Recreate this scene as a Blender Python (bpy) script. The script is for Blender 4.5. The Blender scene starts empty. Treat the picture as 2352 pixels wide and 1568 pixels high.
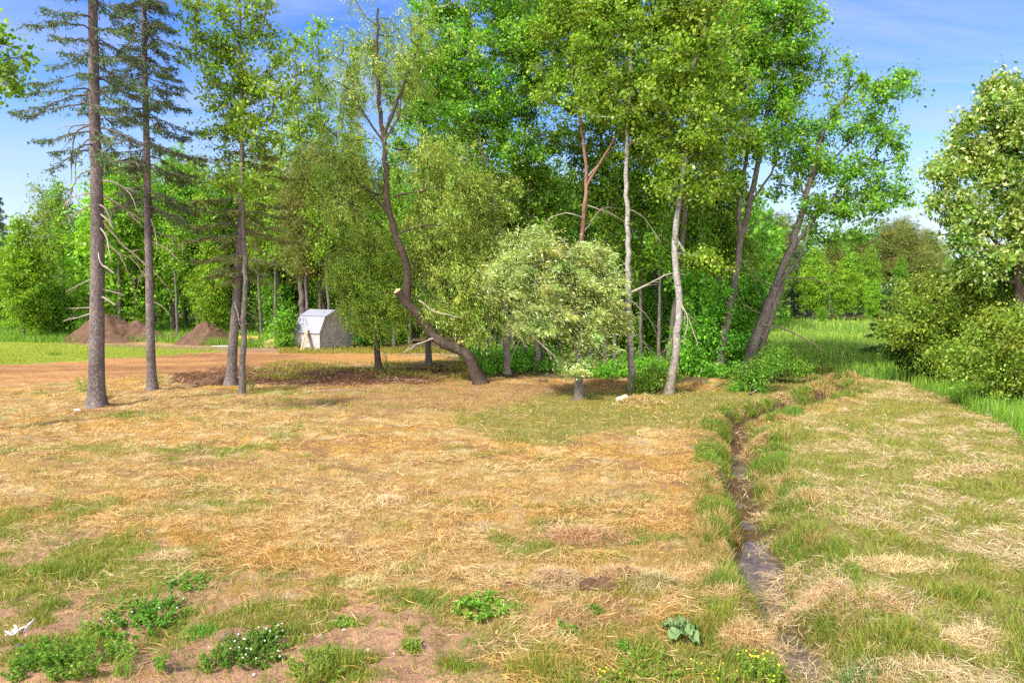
import bpy, math, random
import numpy as np
from mathutils import Vector

RNG = np.random.default_rng(11)
random.seed(5)
scene = bpy.context.scene
COL = scene.collection

# ------------------------------------------------------------------ camera geometry
CAM_H, PITCH = 4.0, math.atan(128.0 / 1568.0)
CP, SP = math.cos(PITCH), math.sin(PITCH)
F, CX, CY = 1568.0, 1176.0, 784.0          # picture units in which positions were measured

def at(px, py, Y):
    """point on the sight line of (px,py) at distance Y in front of the camera"""
    u = (px - CX) / F; v = (CY - py) / F
    dy = CP + v * SP; dz = -SP + v * CP
    t = Y / dy
    return np.array([u * t, Y, CAM_H + dz * t])

S_POOL = S_RUN = S_NEAR = 0.0
def gnd(px, py, z=0.0):
    u = (px - CX) / F; v = (CY - py) / F
    dy = CP + v * SP; dz = -SP + v * CP
    t = (z - CAM_H) / dz
    return np.array([u * t, dy * t, z])

def to_px(x, y, z=0.0):
    fy = y * CP - (z - CAM_H) * SP
    up = y * SP + (z - CAM_H) * CP
    fy = np.maximum(fy, 0.3)
    return CX + F * x / fy, CY - F * up / fy

def gy(py): return gnd(CX, py)[1]

# ------------------------------------------------------------------ noise
def vnoise(x, y, seed=0):
    xi = np.floor(x).astype(np.int64); yi = np.floor(y).astype(np.int64)
    fx = x - xi; fy = y - yi
    fx = fx * fx * (3 - 2 * fx); fy = fy * fy * (3 - 2 * fy)
    def h(a, b):
        n = (a * 374761393 + b * 668265263 + seed * 1442695041) & 0xffffffff
        n = ((n ^ (n >> 13)) * 1274126177) & 0xffffffff
        return ((n ^ (n >> 16)) & 0xffff) / 65535.0
    a = h(xi, yi); b = h(xi + 1, yi); c = h(xi, yi + 1); d = h(xi + 1, yi + 1)
    return (a * (1 - fx) + b * fx) * (1 - fy) + (c * (1 - fx) + d * fx) * fy

def fbm(x, y, seed=0, o=4):
    s = 0; a = 0.5; t = 0
    for i in range(o):
        s = s + a * vnoise(x, y, seed + i * 17); t += a
        x = x * 2.03 + 3.1; y = y * 2.03 + 1.7; a *= 0.5
    return s / t

def sstep(a, b, x):
    t = np.clip((x - a) / (b - a), 0, 1); return t * t * (3 - 2 * t)

def inpoly(px, py, poly):
    res = np.zeros(px.shape, bool); n = len(poly); j = n - 1
    for i in range(n):
        xi, yi = poly[i]; xj, yj = poly[j]
        if yi != yj:
            c = ((yi > py) != (yj > py)) & (px < (xj - xi) * (py - yi) / (yj - yi) + xi)
            res ^= c
        j = i
    return res

# ------------------------------------------------------------------ ditch
DITCH_PX = [(1905,1700),(1850,1600),(1800,1510),(1752,1400),(1735,1300),(1708,1200),(1692,1110),(1690,1050),
            (1690,1005),(1712,985),(1770,968),(1830,955),(1890,935),(1935,915),(1900,893),(1850,880),(1795,866),(1700,850)]
DITCH = np.array([gnd(a, b, -0.48)[:2] for a, b in DITCH_PX])

_sl = np.r_[0, np.cumsum(np.hypot(*np.diff(DITCH, axis=0).T))]
S_NEAR, S_RUN, S_POOL = _sl[2] - .1, (_sl[4] + _sl[3]) / 2, (_sl[6] + _sl[7]) / 2
def ditch_dist(x, y, signed=False):
    d = np.full(x.shape, 1e9); s = np.zeros(x.shape); acc = 0; sd = np.zeros(x.shape)
    for a, b in zip(DITCH[:-1], DITCH[1:]):
        ab = b - a; L = np.hypot(*ab)
        t = np.clip(((x - a[0]) * ab[0] + (y - a[1]) * ab[1]) / L ** 2, 0, 1)
        q = np.hypot(x - a[0] - t * ab[0], y - a[1] - t * ab[1])
        m = q < d; d = np.where(m, q, d); s = np.where(m, acc + t * L, s); acc += L
        sd = np.where(m, np.sign(ab[0] * (y - a[1]) - ab[1] * (x - a[0])), sd)
    if signed: return d, s, sd
    return d, s

MOUND_BUMPS = []
def height(x, y):
    x = np.asarray(x, float); y = np.asarray(y, float)
    z = (fbm(x * 0.45, y * 0.45, 3) - 0.5) * 0.18 + (fbm(x * 1.5, y * 2.1, 5, 4) - 0.5) * 0.17 + (fbm(x * 4.2, y * 5.0, 6, 3) - 0.5) * 0.085
    far = sstep(30, 42, y)
    z = z * (1 - 0.6 * far)
    d, s, sd = ditch_dist(x, y, True)
    wob = (fbm(x * 1.3, y * 1.3, 9, 3) - 0.5) * 0.5
    dd = d + wob * 0.7
    lft = sd > 0
    top = np.where(lft, 0.55, 1.0) + 0.25 * (fbm(x * 0.8, y * 0.8, 15, 3) - 0.5)
    dep = (0.36 + 0.22 * np.maximum(np.exp(-((s - S_POOL) / 0.8) ** 2), np.maximum(np.exp(-((s - S_RUN) / 1.2) ** 4), np.exp(-((s - S_NEAR) / 0.5) ** 2)))) * (1 - 0.55 * sstep(24, 29, s)) 
    t = np.clip(1 - sstep(0.10, 1.0, dd / top), 0, 1)
    z = z - dep * np.where(lft, t, t ** 1.25) + 0.12 * (fbm(x * 2.1, y * 1.4, 13, 3) - 0.5) * (d < 0.5)
    z = z + 0.07 * np.exp(-((dd - top * 1.15) / 0.3) ** 2)
    return z

def gz(x, y): return float(height(np.array([x]), np.array([y]))[0])

# ------------------------------------------------------------------ ground zones (outlines read off the photograph, kept on the ground)
Z = dict(
 lawn=[(-1200,772),(0,775),(99,786),(300,792),(420,797),(500,797),(525,806),(341,818),(205,827),(0,837),(-1200,905)],
 road=[(-1400,925),(0,837),(205,827),(341,818),(520,806),(674,807),(860,812),(1039,821),(1045,829),(860,828),(784,832),(696,836),(612,845),(440,856),(330,866),(205,873),(0,886),(-1400,990)],
 yard=[(85,788),(345,790),(535,797),(690,803),(690,808),(520,806),(400,802),(300,797)],
 debris=[(390,862),(480,850),(560,846),(760,840),(860,850),(1040,842),(1080,866),(1000,880),(860,888),(700,892),(600,882),(430,884)],
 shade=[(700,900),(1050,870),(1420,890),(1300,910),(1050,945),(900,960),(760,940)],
 greenleft=[(-700,1130),(0,1185),(250,1232),(420,1275),(560,1300),(620,1360),(560,1400),(500,1470),(330,1455),(200,1425),(60,1380),(-700,1350)],
 barefront=[(-900,1345),(0,1365),(200,1425),(330,1470),(480,1490),(520,1400),(620,1350),(700,1352),(900,1390),(1080,1402),(1230,1440),(1290,1500),(1260,1568),(1300,2300),(-900,2300)],
 greenmid=[(1040,985),(1100,940),(1250,915),(1420,895),(1640,890),(1800,870),(1920,880),(1880,930),(1700,950),(1500,985),(1300,1005),(1120,1010)],
 right=[(1960,880),(2080,880),(2300,960),(3400,1300),(3400,2300),(1960,2300),(1800,1500),(1740,1350),(1720,1150),(1700,1000),(1780,980),(1850,960),(1950,925)],
 meadow=[(1700,728),(2020,730),(3600,730),(3600,1450),(2352,1015),(2300,968),(2160,908),(2080,882),(1890,852),(1800,858),(1740,850),(1700,800)],
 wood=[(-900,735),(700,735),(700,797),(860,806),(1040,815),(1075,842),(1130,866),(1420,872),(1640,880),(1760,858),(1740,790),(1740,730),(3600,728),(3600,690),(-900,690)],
 frontgreen=[(1080,1400),(1250,1440),(1300,1500),(1500,1480),(1640,1500),(1750,1568),(1850,2300),(1200,2300),(1200,1560)],
)
def zones(x, y, jit=1.0, scat=0.0):
    if scat: x = x + RNG.normal(0, scat, x.shape); y = y + RNG.normal(0, scat * 1.4, y.shape)
    wx = (fbm(x * 0.8, y * 0.8, 21, 4) - 0.5) * 3.2 * jit; wy = (fbm(x * 0.8, y * 0.8, 41, 4) - 0.5) * 3.2 * jit
    k = np.clip(0.35 + y / 60, 0.3, 1.0)
    px, py = to_px(x + wx * k, np.maximum(y + wy * k, 0.6))
    px2, py2 = to_px(x + wx * 0.25, np.maximum(y + wy * 0.3, 0.6))
    o = {}
    for n, p in Z.items():
        a, b = (px2, py2) if n in ('road', 'lawn', 'yard', 'meadow') else (px, py)
        o[n] = inpoly(a, b, p) & (y > 1)
    o['dd'], o['ds'] = ditch_dist(x, y)
    return o

# ------------------------------------------------------------------ materials
def new_mat(name):
    m = bpy.data.materials.new(name); m.use_nodes = True
    nt = m.node_tree; nt.nodes.clear()
    out = nt.nodes.new('ShaderNodeOutputMaterial')
    return m, nt, out

def nd(nt, t, **kw):
    n = nt.nodes.new(t)
    for k, v in kw.items():
        if k.startswith('i_'):
            n.inputs[k[2:].replace('_', ' ')].default_value = v
        else:
            setattr(n, k, v)
    return n

def ramp(nt, stops, interp='LINEAR'):
    r = nt.nodes.new('ShaderNodeValToRGB'); r.color_ramp.interpolation = interp
    e = r.color_ramp.elements
    while len(e) < len(stops): e.new(0.5)
    for s, (p, c) in zip(e, stops):
        s.position = p; s.color = (*c, 1) if len(c) == 3 else c
    return r

def mix(nt, fac, a, b, mode='MIX'):
    m = nt.nodes.new('ShaderNodeMix'); m.data_type = 'RGBA'; m.blend_type = mode
    for sock, v in ((m.inputs[0], fac), (m.inputs[6], a), (m.inputs[7], b)):
        if isinstance(v, bpy.types.NodeSocket): nt.links.new(v, sock)
        elif isinstance(v, (int, float)): sock.default_value = v
        else: sock.default_value = (*v, 1)
    return m.outputs[2]

def math_n(nt, op, a, b=0.0, c=None, clamp=False):
    m = nt.nodes.new('ShaderNodeMath'); m.operation = op; m.use_clamp = clamp
    for i, v in enumerate((a, b) if c is None else (a, b, c)):
        if isinstance(v, bpy.types.NodeSocket): nt.links.new(v, m.inputs[i])
        else: m.inputs[i].default_value = v
    return m.outputs[0]

def noise(nt, scale, detail=4, rough=0.6, vec=None, out='Fac', dist=0.0):
    n = nt.nodes.new('ShaderNodeTexNoise'); n.inputs['Scale'].default_value = scale
    n.inputs['Detail'].default_value = detail; n.inputs['Roughness'].default_value = rough
    n.inputs['Distortion'].default_value = dist
    if vec is not None: nt.links.new(vec, n.inputs['Vector'])
    return n.outputs[out]

def leaf_mat(name, trans=0.48, rough=0.45, spec=0.3, vary=0.25):
    m, nt, out = new_mat(name)
    a = nd(nt, 'ShaderNodeAttribute', attribute_name='Col')
    oi = nd(nt, 'ShaderNodeObjectInfo')
    hs = nd(nt, 'ShaderNodeHueSaturation')
    nt.links.new(a.outputs['Color'], hs.inputs['Color'])
    nt.links.new(math_n(nt, 'MULTIPLY_ADD', oi.outputs['Random'], 0.03, 0.487), hs.inputs['Hue'])
    nt.links.new(math_n(nt, 'MULTIPLY_ADD', oi.outputs['Random'], vary, 1.0 - vary / 2), hs.inputs['Value'])
    p = nd(nt, 'ShaderNodeBsdfPrincipled', i_Roughness=rough)
    p.inputs['Specular IOR Level'].default_value = spec
    nt.links.new(hs.outputs[0], p.inputs['Base Color'])
    t = nd(nt, 'ShaderNodeBsdfTranslucent')
    tc = mix(nt, 1.0, hs.outputs[0], (1.25, 1.25, 0.55), 'MULTIPLY')
    nt.links.new(tc, t.inputs['Color'])
    mx = nd(nt, 'ShaderNodeMixShader'); mx.inputs[0].default_value = trans
    nt.links.new(p.outputs[0], mx.inputs[1]); nt.links.new(t.outputs[0], mx.inputs[2])
    nt.links.new(mx.outputs[0], out.inputs[0])
    return m

def simple_mat(name, base, c2=None, scale=6.0, rough=0.85, bump=0.4, detail=6, stretch=None, bscale=None, spec=0.2):
    m, nt, out = new_mat(name)
    tc = nd(nt, 'ShaderNodeTexCoord'); vec = tc.outputs['Object']
    if stretch:
        mp = nd(nt, 'ShaderNodeMapping'); mp.inputs['Scale'].default_value = stretch
        nt.links.new(vec, mp.inputs['Vector']); vec = mp.outputs[0]
    n = noise(nt, scale, detail, 0.65, vec)
    r = ramp(nt, [(0.3, base), (0.7, c2 or base)]); nt.links.new(n, r.inputs[0])
    p = nd(nt, 'ShaderNodeBsdfPrincipled', i_Roughness=rough); p.inputs['Specular IOR Level'].default_value = spec
    nt.links.new(r.outputs[0], p.inputs['Base Color'])
    b = nd(nt, 'ShaderNodeBump', i_Strength=bump, i_Distance=0.05)
    nt.links.new(noise(nt, bscale or scale * 2, 6, 0.7, vec), b.inputs['Height'])
    nt.links.new(b.outputs[0], p.inputs['Normal']); nt.links.new(p.outputs[0], out.inputs[0])
    return m

def bark_mat(name, c1, c2, c3, sc=(14, 14, 5), band=0.0, base_dark=True):
    """bark: vertical fissures and patches; band > 0 adds the dark cross marks of aspen bark"""
    m, nt, out = new_mat(name)
    tc = nd(nt, 'ShaderNodeTexCoord'); vec = tc.outputs['Object']
    mp = nd(nt, 'ShaderNodeMapping'); mp.inputs['Scale'].default_value = sc
    nt.links.new(vec, mp.inputs['Vector'])
    n1 = noise(nt, 1.6, 6, 0.7, mp.outputs[0])
    r = ramp(nt, [(0.32, c1), (0.52, c2), (0.72, c3)]); nt.links.new(n1, r.inputs[0])
    col = r.outputs[0]
    n2 = noise(nt, 1.1, 3, 0.5, vec)
    r2 = ramp(nt, [(0.35, (0.55, 0.5, 0.5)), (0.65, (1.15, 1.12, 1.05))]); nt.links.new(n2, r2.inputs[0])
    col = mix(nt, 0.8, col, r2.outputs[0], 'MULTIPLY')
    if band > 0:
        mb = nd(nt, 'ShaderNodeMapping'); mb.inputs['Scale'].default_value = (2.5, 2.5, 16)
        nt.links.new(vec, mb.inputs['Vector'])
        rb = ramp(nt, [(0.55, (0, 0, 0)), (0.66, (1, 1, 1))]); nt.links.new(noise(nt, 1.3, 4, 0.6, mb.outputs[0]), rb.inputs[0])
        f = math_n(nt, 'MULTIPLY', rb.outputs[0], band)
        col = mix(nt, f, col, (0.05, 0.04, 0.035))
        if base_dark:                       # old rough grey bark at the foot of the trunk
            sx = nd(nt, 'ShaderNodeSeparateXYZ'); nt.links.new(vec, sx.inputs[0])
            h = math_n(nt, 'MULTIPLY_ADD', n2, 2.0, sx.outputs[2])
            rh = ramp(nt, [(0.1, (1, 1, 1)), (0.9, (0, 0, 0))])
            nt.links.new(math_n(nt, 'MULTIPLY', h, 0.22), rh.inputs[0])
            col = mix(nt, math_n(nt, 'MULTIPLY', rh.outputs[0], 0.85), col, (0.15, 0.115, 0.09))
    p = nd(nt, 'ShaderNodeBsdfPrincipled', i_Roughness=0.9); p.inputs['Specular IOR Level'].default_value = 0.15
    nt.links.new(col, p.inputs['Base Color'])
    b = nd(nt, 'ShaderNodeBump', i_Strength=0.7, i_Distance=0.03)
    nt.links.new(n1, b.inputs['Height']); nt.links.new(b.outputs[0], p.inputs['Normal'])
    nt.links.new(p.outputs[0], out.inputs[0])
    return m

M = {}
M['leaf'] = leaf_mat('leaf_green')
M['willowleaf'] = leaf_mat('leaf_willow', 0.3, 0.4, 0.4)
M['needle'] = leaf_mat('needles', 0.12, 0.6, 0.2)
M['blade'] = leaf_mat('grass_blade', 0.4, 0.5, 0.3, 0.0)
M['straw'] = leaf_mat('straw', 0.25, 0.6, 0.3, 0.0)
M['spruce_bark'] = bark_mat('spruce_bark', (0.06, 0.05, 0.05), (0.14, 0.118, 0.12), (0.28, 0.25, 0.25), (11, 11, 7))
M['grey_bark'] = bark_mat('grey_bark', (0.05, 0.044, 0.042), (0.13, 0.115, 0.108), (0.25, 0.23, 0.215), (14, 14, 4))
M['willow_bark'] = bark_mat('willow_bark', (0.025, 0.02, 0.016), (0.065, 0.05, 0.04), (0.13, 0.105, 0.085), (16, 16, 4))
M['aspen_bark'] = bark_mat('aspen_bark', (0.15, 0.145, 0.14), (0.30, 0.29, 0.285), (0.48, 0.475, 0.47), (6, 6, 4), 0.9)
M['red_bark'] = bark_mat('red_bark', (0.09, 0.05, 0.038), (0.23, 0.135, 0.1), (0.36, 0.26, 0.21), (12, 12, 5))
M['dead_wood'] = bark_mat('dead_wood', (0.2, 0.165, 0.15), (0.34, 0.295, 0.265), (0.5, 0.45, 0.42), (14, 14, 8))
M['dead_brown'] = bark_mat('dead_brown', (0.1, 0.075, 0.06), (0.2, 0.155, 0.125), (0.3, 0.25, 0.21), (14, 14, 8))
M['cutwood'] = simple_mat('cut_wood', (0.62, 0.38, 0.14), (0.75, 0.52, 0.25), 9, 0.8, 0.2)
M['mound_soil'] = simple_mat('mound_soil', (0.055, 0.03, 0.02), (0.14, 0.082, 0.053), 2.5, 0.95, 1.0, 8, None, 5)
M['dark_soil'] = simple_mat('dark_soil', (0.06, 0.032, 0.02), (0.15, 0.085, 0.05), 6, 0.95, 1.0, 8, None, 14)
M['sand'] = simple_mat('pile_sand', (0.52, 0.34, 0.15), (0.68, 0.48, 0.24), 3, 0.95, 0.4)
M['rock'] = simple_mat('rock', (0.3, 0.24, 0.2), (0.55, 0.47, 0.41), 5, 0.9, 0.5)
M['pale_rock'] = simple_mat('pale_rock', (0.36, 0.33, 0.32), (0.56, 0.54, 0.55), 4, 0.85, 0.4)
M['plank'] = simple_mat('plank', (0.24, 0.18, 0.12), (0.46, 0.38, 0.27), 4, 0.85, 0.3, 6, (18, 18, 1.2))
M['oldplank'] = simple_mat('pale_plank', (0.45, 0.42, 0.38), (0.65, 0.62, 0.58), 4, 0.85, 0.3)
M['orange_wood'] = simple_mat('orange_wood', (0.6, 0.3, 0.05), (0.75, 0.45, 0.1), 3, 0.7, 0.2)
M['litter'] = simple_mat('white_litter', (0.5, 0.47, 0.45), (0.7, 0.67, 0.66), 12, 0.6, 0.3)
M['darklitter'] = simple_mat('dark_litter', (0.05, 0.04, 0.04), (0.12, 0.1, 0.1), 12, 0.8, 0.5)
M['petal'] = simple_mat('petal_white', (0.75, 0.73, 0.7), (0.85, 0.84, 0.8), 30, 0.7, 0.2)
M['petal_yellow'] = simple_mat('petal_yellow', (0.75, 0.6, 0.02), (0.85, 0.72, 0.04), 30, 0.7, 0.2)

# ------------------------------------------------------------------ mesh helpers
def mesh_from(name, V, polys_n, idx, mat, col=None, smooth=True):
    me = bpy.data.meshes.new(name)
    V = np.asarray(V, np.float32); idx = np.asarray(idx, np.int32).ravel()
    npoly = len(idx) // polys_n if np.isscalar(polys_n) else len(polys_n)
    me.vertices.add(len(V)); me.vertices.foreach_set('co', V.ravel())
    me.loops.add(len(idx)); me.loops.foreach_set('vertex_index', idx)
    me.polygons.add(npoly)
    if np.isscalar(polys_n): st = np.arange(npoly, dtype=np.int32) * polys_n
    else: st = np.concatenate([[0], np.cumsum(polys_n)[:-1]]).astype(np.int32)
    me.polygons.foreach_set('loop_start', st)
    if not smooth: me.polygons.foreach_set('use_smooth', np.zeros(npoly, bool))
    if col is not None:
        at_ = me.attributes.new('Col', 'FLOAT_COLOR', 'FACE')
        c = np.ones((npoly, 4), np.float32); c[:, :3] = col; at_.data.foreach_set('color', c.ravel())
    me.update(calc_edges=True)
    me.materials.append(mat)
    return me

def link(name, data, parent=None, loc=None):
    o = bpy.data.objects.new(name, data); COL.objects.link(o)
    if parent is not None: o.parent = parent
    if loc is not None: o.location = loc
    return o

def tag(o, label=None, cat=None, group=None, kind=None):
    if label: o['label'] = label
    if cat: o['category'] = cat
    if group: o['group'] = group
    if kind: o['kind'] = kind
    return o

def empty(name, loc, label, cat, group=None):
    o = link(name, None, None, tuple(loc)); o.empty_display_size = 0.3
    return tag(o, label, cat, group)

def norm(v): return v / np.maximum(np.linalg.norm(v, axis=-1, keepdims=True), 1e-9)

def rand_dirs(n, rng):
    return norm(rng.normal(size=(n, 3)))

def kites(base, d, w, L, W, bend=None, mid=0.45):
    """leaf- or blade-shaped four-cornered faces. base, d(ir), w(idth dir): (n,3); L, W (n,)"""
    n = len(base); L = L[:, None]; W = W[:, None]
    m = base + d * L * mid
    tip = base + d * L
    if bend is not None: tip = tip + bend * L
    V = np.stack([base, m - w * W / 2, tip, m + w * W / 2], 1).reshape(-1, 3)
    return V, np.arange(4 * n)

def blades(base, d, w, L, W, bend):
    """upright grass blade: a quad and a tip, bent over"""
    n = len(base); L = L[:, None]; W = W[:, None]
    m = base + d * L * 0.55 + bend * L * 0.18
    tip = base + d * L * 0.93 + bend * L * 0.6
    V = np.stack([base - w * W / 2, base + w * W / 2, m + w * W * 0.38, m - w * W * 0.38, tip], 1).reshape(-1, 3)
    k = np.arange(n)[:, None] * 5
    idx = np.concatenate([k + 0, k + 1, k + 2, k + 3, k + 3, k + 2, k + 4], 1).ravel()
    return V, np.tile([4, 3], n), idx

class Tubes:
    def __init__(s): s.V = []; s.I = []; s.n = 0
    def add(s, P, R, k=6, cap=True):
        P = np.asarray(P, float); R = np.asarray(R, float); m = len(P)
        T = np.gradient(P, axis=0); T = norm(T)
        ref = np.array([1.0, 0, 0]) if abs(T[0][0]) < 0.7 else np.array([0, 1.0, 0])
        A = norm(np.cross(T, ref)); B = np.cross(T, A)
        an = np.arange(k) / k * 2 * math.pi
        ring = P[:, None] + R[:, None, None] * (np.cos(an)[None, :, None] * A[:, None] + np.sin(an)[None, :, None] * B[:, None])
        s.V.append(ring.reshape(-1, 3))
        a = np.arange(m - 1)[:, None] * k; j = np.arange(k)[None]; j2 = (j + 1) % k
        q = np.stack([a + j, a + j2, a + k + j2, a + k + j], -1).reshape(-1, 4) + s.n
        s.I.append(q); s.n += m * k
        if cap:
            s.V.append(P[-1:] + T[-1:] * R[-1] * 0.6); c = s.n; b = s.n - k
            q = np.stack([b + j[0], b + j2[0], np.full(k, c), np.full(k, c)], -1)
            s.C = getattr(s, 'C', []); s.C.append(q[:, :3]); s.n += 1
    def mesh(s, name, mat, off):
        V = np.concatenate(s.V) - off
        Q = np.concatenate(s.I); C = np.concatenate(s.C) if getattr(s, 'C', None) else np.zeros((0, 3), int)
        idx = np.concatenate([Q.ravel(), C.ravel()])
        return mesh_from(name, V, np.concatenate([np.full(len(Q), 4), np.full(len(C), 3)]), idx, mat)

def smooth_path(pts, step=0.4):
    """Catmull-Rom through the points"""
    P = np.asarray(pts, float)
    E = np.vstack([2 * P[0] - P[1], P, 2 * P[-1] - P[-2]]); out = []
    for i in range(1, len(E) - 2):
        n = max(2, int(np.linalg.norm(E[i + 1] - E[i]) / step))
        t = (np.arange(n) / n)[:, None]
        a, b, c, d = E[i - 1], E[i], E[i + 1], E[i + 2]
        out.append(0.5 * (2 * b + (c - a) * t + (2 * a - 5 * b + 4 * c - d) * t ** 2 + (-a + 3 * b - 3 * c + d) * t ** 3))
    out.append(P[-1:]); return np.vstack(out)

# ------------------------------------------------------------------ tree grower
def grow(trunks, blobs, leaf, rng, twig_r=0.007, start=0.25, maxr=None, branch_k=1.0):
    """trunks: list of (path points, r0, r1). blobs: list of (centre, radii(3), n clusters).
    Returns tubes of wood and the clusters' (position, outward direction, blob index)."""
    P = []; par = []; dirs = []; tr = []; fixed = []
    T = Tubes()
    for pts, r0, r1 in trunks:
        path = smooth_path(pts, 0.35)
        path[1:-1] += rng.normal(0, 0.012, (len(path) - 2, 3)) * (1 + r0 * 4)
        L = np.linspace(0, 1, len(path)); R = r0 + (r1 - r0) * L ** 0.9
        flare = 1 + 0.45 * np.exp(-L * len(path) * 0.35 / 0.35) if r0 > 0.07 and pts is trunks[0][0] else 1
        T.add(path, R * flare, 10 if r0 > 0.1 else 7)
        d = norm(np.gradient(path, axis=0))
        for i in range(int(len(path) * (start if pts is trunks[0][0] else 0.1)), len(path)):
            P.append(path[i]); par.append(-1); dirs.append(d[i]); fixed.append(R[i])
    targets = []
    for bi, (c, r, n) in enumerate(blobs):
        dv = rand_dirs(n, rng); of = rng.random(2) * 50
        lob = 0.55 + 1.0 * vnoise(dv[:, 0] * 2.1 + of[0] + dv[:, 2] * 1.3, dv[:, 1] * 2.1 + of[1] - dv[:, 2] * 1.1, 7)
        q = dv * (rng.random((n, 1)) ** 0.40) * np.asarray(r) * lob[:, None]
        for t in q + c: targets.append((t, bi))
    nt = len(P); base = np.array(P)
    dd = [np.min(np.linalg.norm(base - t[0], axis=1)) for t in targets]
    order = np.argsort(np.array(dd) + rng.normal(0, 0.25, len(dd)))
    cap = nt + len(targets) * 7 + 10
    A = np.zeros((cap, 3)); A[:nt] = base; D = np.zeros((cap, 3)); D[:nt] = np.array(dirs)
    cnt = np.zeros(cap); PR = np.full(cap, -1); n = nt
    chains = []; clusters = []
    for oi in order:
        t, bi = targets[oi]
        v = t - A[:n]; dist = np.linalg.norm(v, axis=1) + 1e-6
        up = v[:, 2] / dist
        al = np.einsum('ij,ij->i', v, D[:n]) / dist
        cost = dist * (1 + 0.7 * np.clip(-up + 0.1, 0, 1.2) + 0.55 * np.clip(0.35 - al, 0, 1.4))
        a = int(np.argmin(cost)); L = dist[a]
        m = int(np.clip(L / 0.38, 2, 6))
        ctl = A[a] + D[a] * L * 0.4 + np.array([0, 0, 0.06 * L])
        s = (np.arange(1, m + 1) / m)[:, None]
        path = (1 - s) ** 2 * A[a] + 2 * s * (1 - s) * ctl + s ** 2 * t
        path[:-1] += rng.normal(0, 0.035 * L ** 0.5, (m - 1, 3))
        full = np.vstack([A[a], path]); dr = norm(np.diff(full, axis=0))
        A[n:n + m] = path; D[n:n + m] = dr; PR[n] = a; PR[n + 1:n + m] = np.arange(n, n + m - 1)
        chains.append((a, n, m)); clusters.append((t, dr[-1], bi, full[-2]))
        n += m
    tips = np.array([c[1] + c[2] - 1 for c in chains], int) if chains else np.zeros(0, int)
    cnt[tips] = 1
    for i in range(n - 1, nt - 1, -1):
        if PR[i] >= 0: cnt[PR[i]] += cnt[i]
    R = twig_r * np.maximum(cnt, 1) ** (0.46 * branch_k)
    for i in range(nt): R[i] = min(fixed[i], max(R[i], 0.01))
    for a, s, m in chains:
        pth = np.vstack([A[a], A[s:s + m]]); r = R[s:s + m]
        r0 = min(r[0] * 1.15, R[a]) if a >= nt else min(r[0] * 1.2, fixed[a])
        rr = np.concatenate([[r0], np.minimum(r, r0)])
        T.add(pth, rr, 6 if r0 > 0.04 else (4 if r0 > 0.015 else 3), cap=False)
    return T, clusters

WIND = norm(np.array([0.85, 0.25, -0.1]))

def crown_mesh(name, clusters, leaf, rng, off, mat):
    """leaf: dict(n, s(pread), L, W, cols, droop, wind, twig)"""
    C = np.array([c[0] for c in clusters]); O = np.array([c[1] for c in clusters]); B = np.array([c[3] for c in clusters])
    fs = leaf.get('fs', 1.0); k = rng.poisson(leaf['n'] * 1.1 / fs ** 2, len(C)).clip(3)
    if leaf.get('sparse') is not None:      # thin some clumps, so that gaps show
        k = np.where(rng.random(len(C)) < leaf['sparse'], k // 5, k)
    ci = np.repeat(np.arange(len(C)), k); N = len(ci)
    sp = leaf['s'] * (0.5 + 0.95 * rng.random(len(C)))[ci][:, None]
    pos = C[ci] + np.clip(rng.normal(0, 1, (N, 3)), -1.9, 1.9) * sp * np.array([1, 1, leaf.get('flat', 0.75)])
    tw = rng.random(N) < leaf.get('twig', 0.3); f = rng.random((N, 1))
    pos = np.where(tw[:, None], B[ci] + (C[ci] - B[ci]) * f + rng.normal(0, 0.35, (N, 3)) * sp, pos)
    if leaf.get('hang'):                    # leafy shoots that trail down and with the wind
        hl = (leaf['hang'] * (0.3 + rng.random(len(C))))[ci][:, None]; u = rng.random((N, 1)); hk = (rng.random(N) < 0.62)[:, None]
        sh = (rng.integers(0, 3, N) + ci * 3)[:, None]; jx = np.sin(sh * 12.9898) * .3; jy = np.sin(sh * 78.233) * .3
        wv_ = WIND * leaf.get('wind', 0) * 0.9
        pos = np.where(hk, C[ci] + np.concatenate([jx, jy, 0 * jx], 1) * (0.5 + 0.6 * u) + (np.array([0, 0, -1.0]) * leaf['droop'] + wv_ * .6) * hl * u + rng.normal(0, .04, (N, 3)), pos)
    d = rand_dirs(N, rng) + leaf.get('wind', 0) * WIND + np.array([0, 0, -1.0]) * leaf.get('droop', 0.35) + O[ci] * leaf.get('out', 0.35)
    d = norm(d)
    w = norm(np.cross(d, rand_dirs(N, rng)))
    if leaf.get('face', 0) > 0:             # leaf blades turn their faces to the light above
        upv = norm(np.array([-0.4, -0.55, 0.9]) + rng.normal(0, 0.5, (N, 3)))
        w = norm(w * (1 - leaf['face']) + np.cross(d, upv) * leaf['face'])
    sz = fs * (0.5 + 0.9 * rng.random(N) ** 1.3); L = leaf['L'] * sz * (0.85 + .3 * rng.random(N)); W = leaf['W'] * sz * (0.8 + .4 * rng.random(N))
    nrm = np.cross(d, w)
    V, idx = kites(pos, d, w, L, W, bend=nrm * rng.normal(0, 0.15, (N, 1)) + np.array([0, 0, -0.12]))
    cols = np.array(leaf['cols'], float)
    pick = rng.choice(len(cols), N, p=leaf.get('p'))
    g = (0.72 + 0.56 * rng.random(len(C)))[ci]
    yl = rng.normal(0, 0.10, len(C))[ci]
    c = 1.22 * np.array([1.0, 1.0, 0.8]) * cols[pick] * (g * (0.8 + 0.4 * rng.random(N)))[:, None]
    c[:, 0] *= 1 + yl
    return mesh_from(name, V - off, 4, idx, mat, c)

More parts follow.
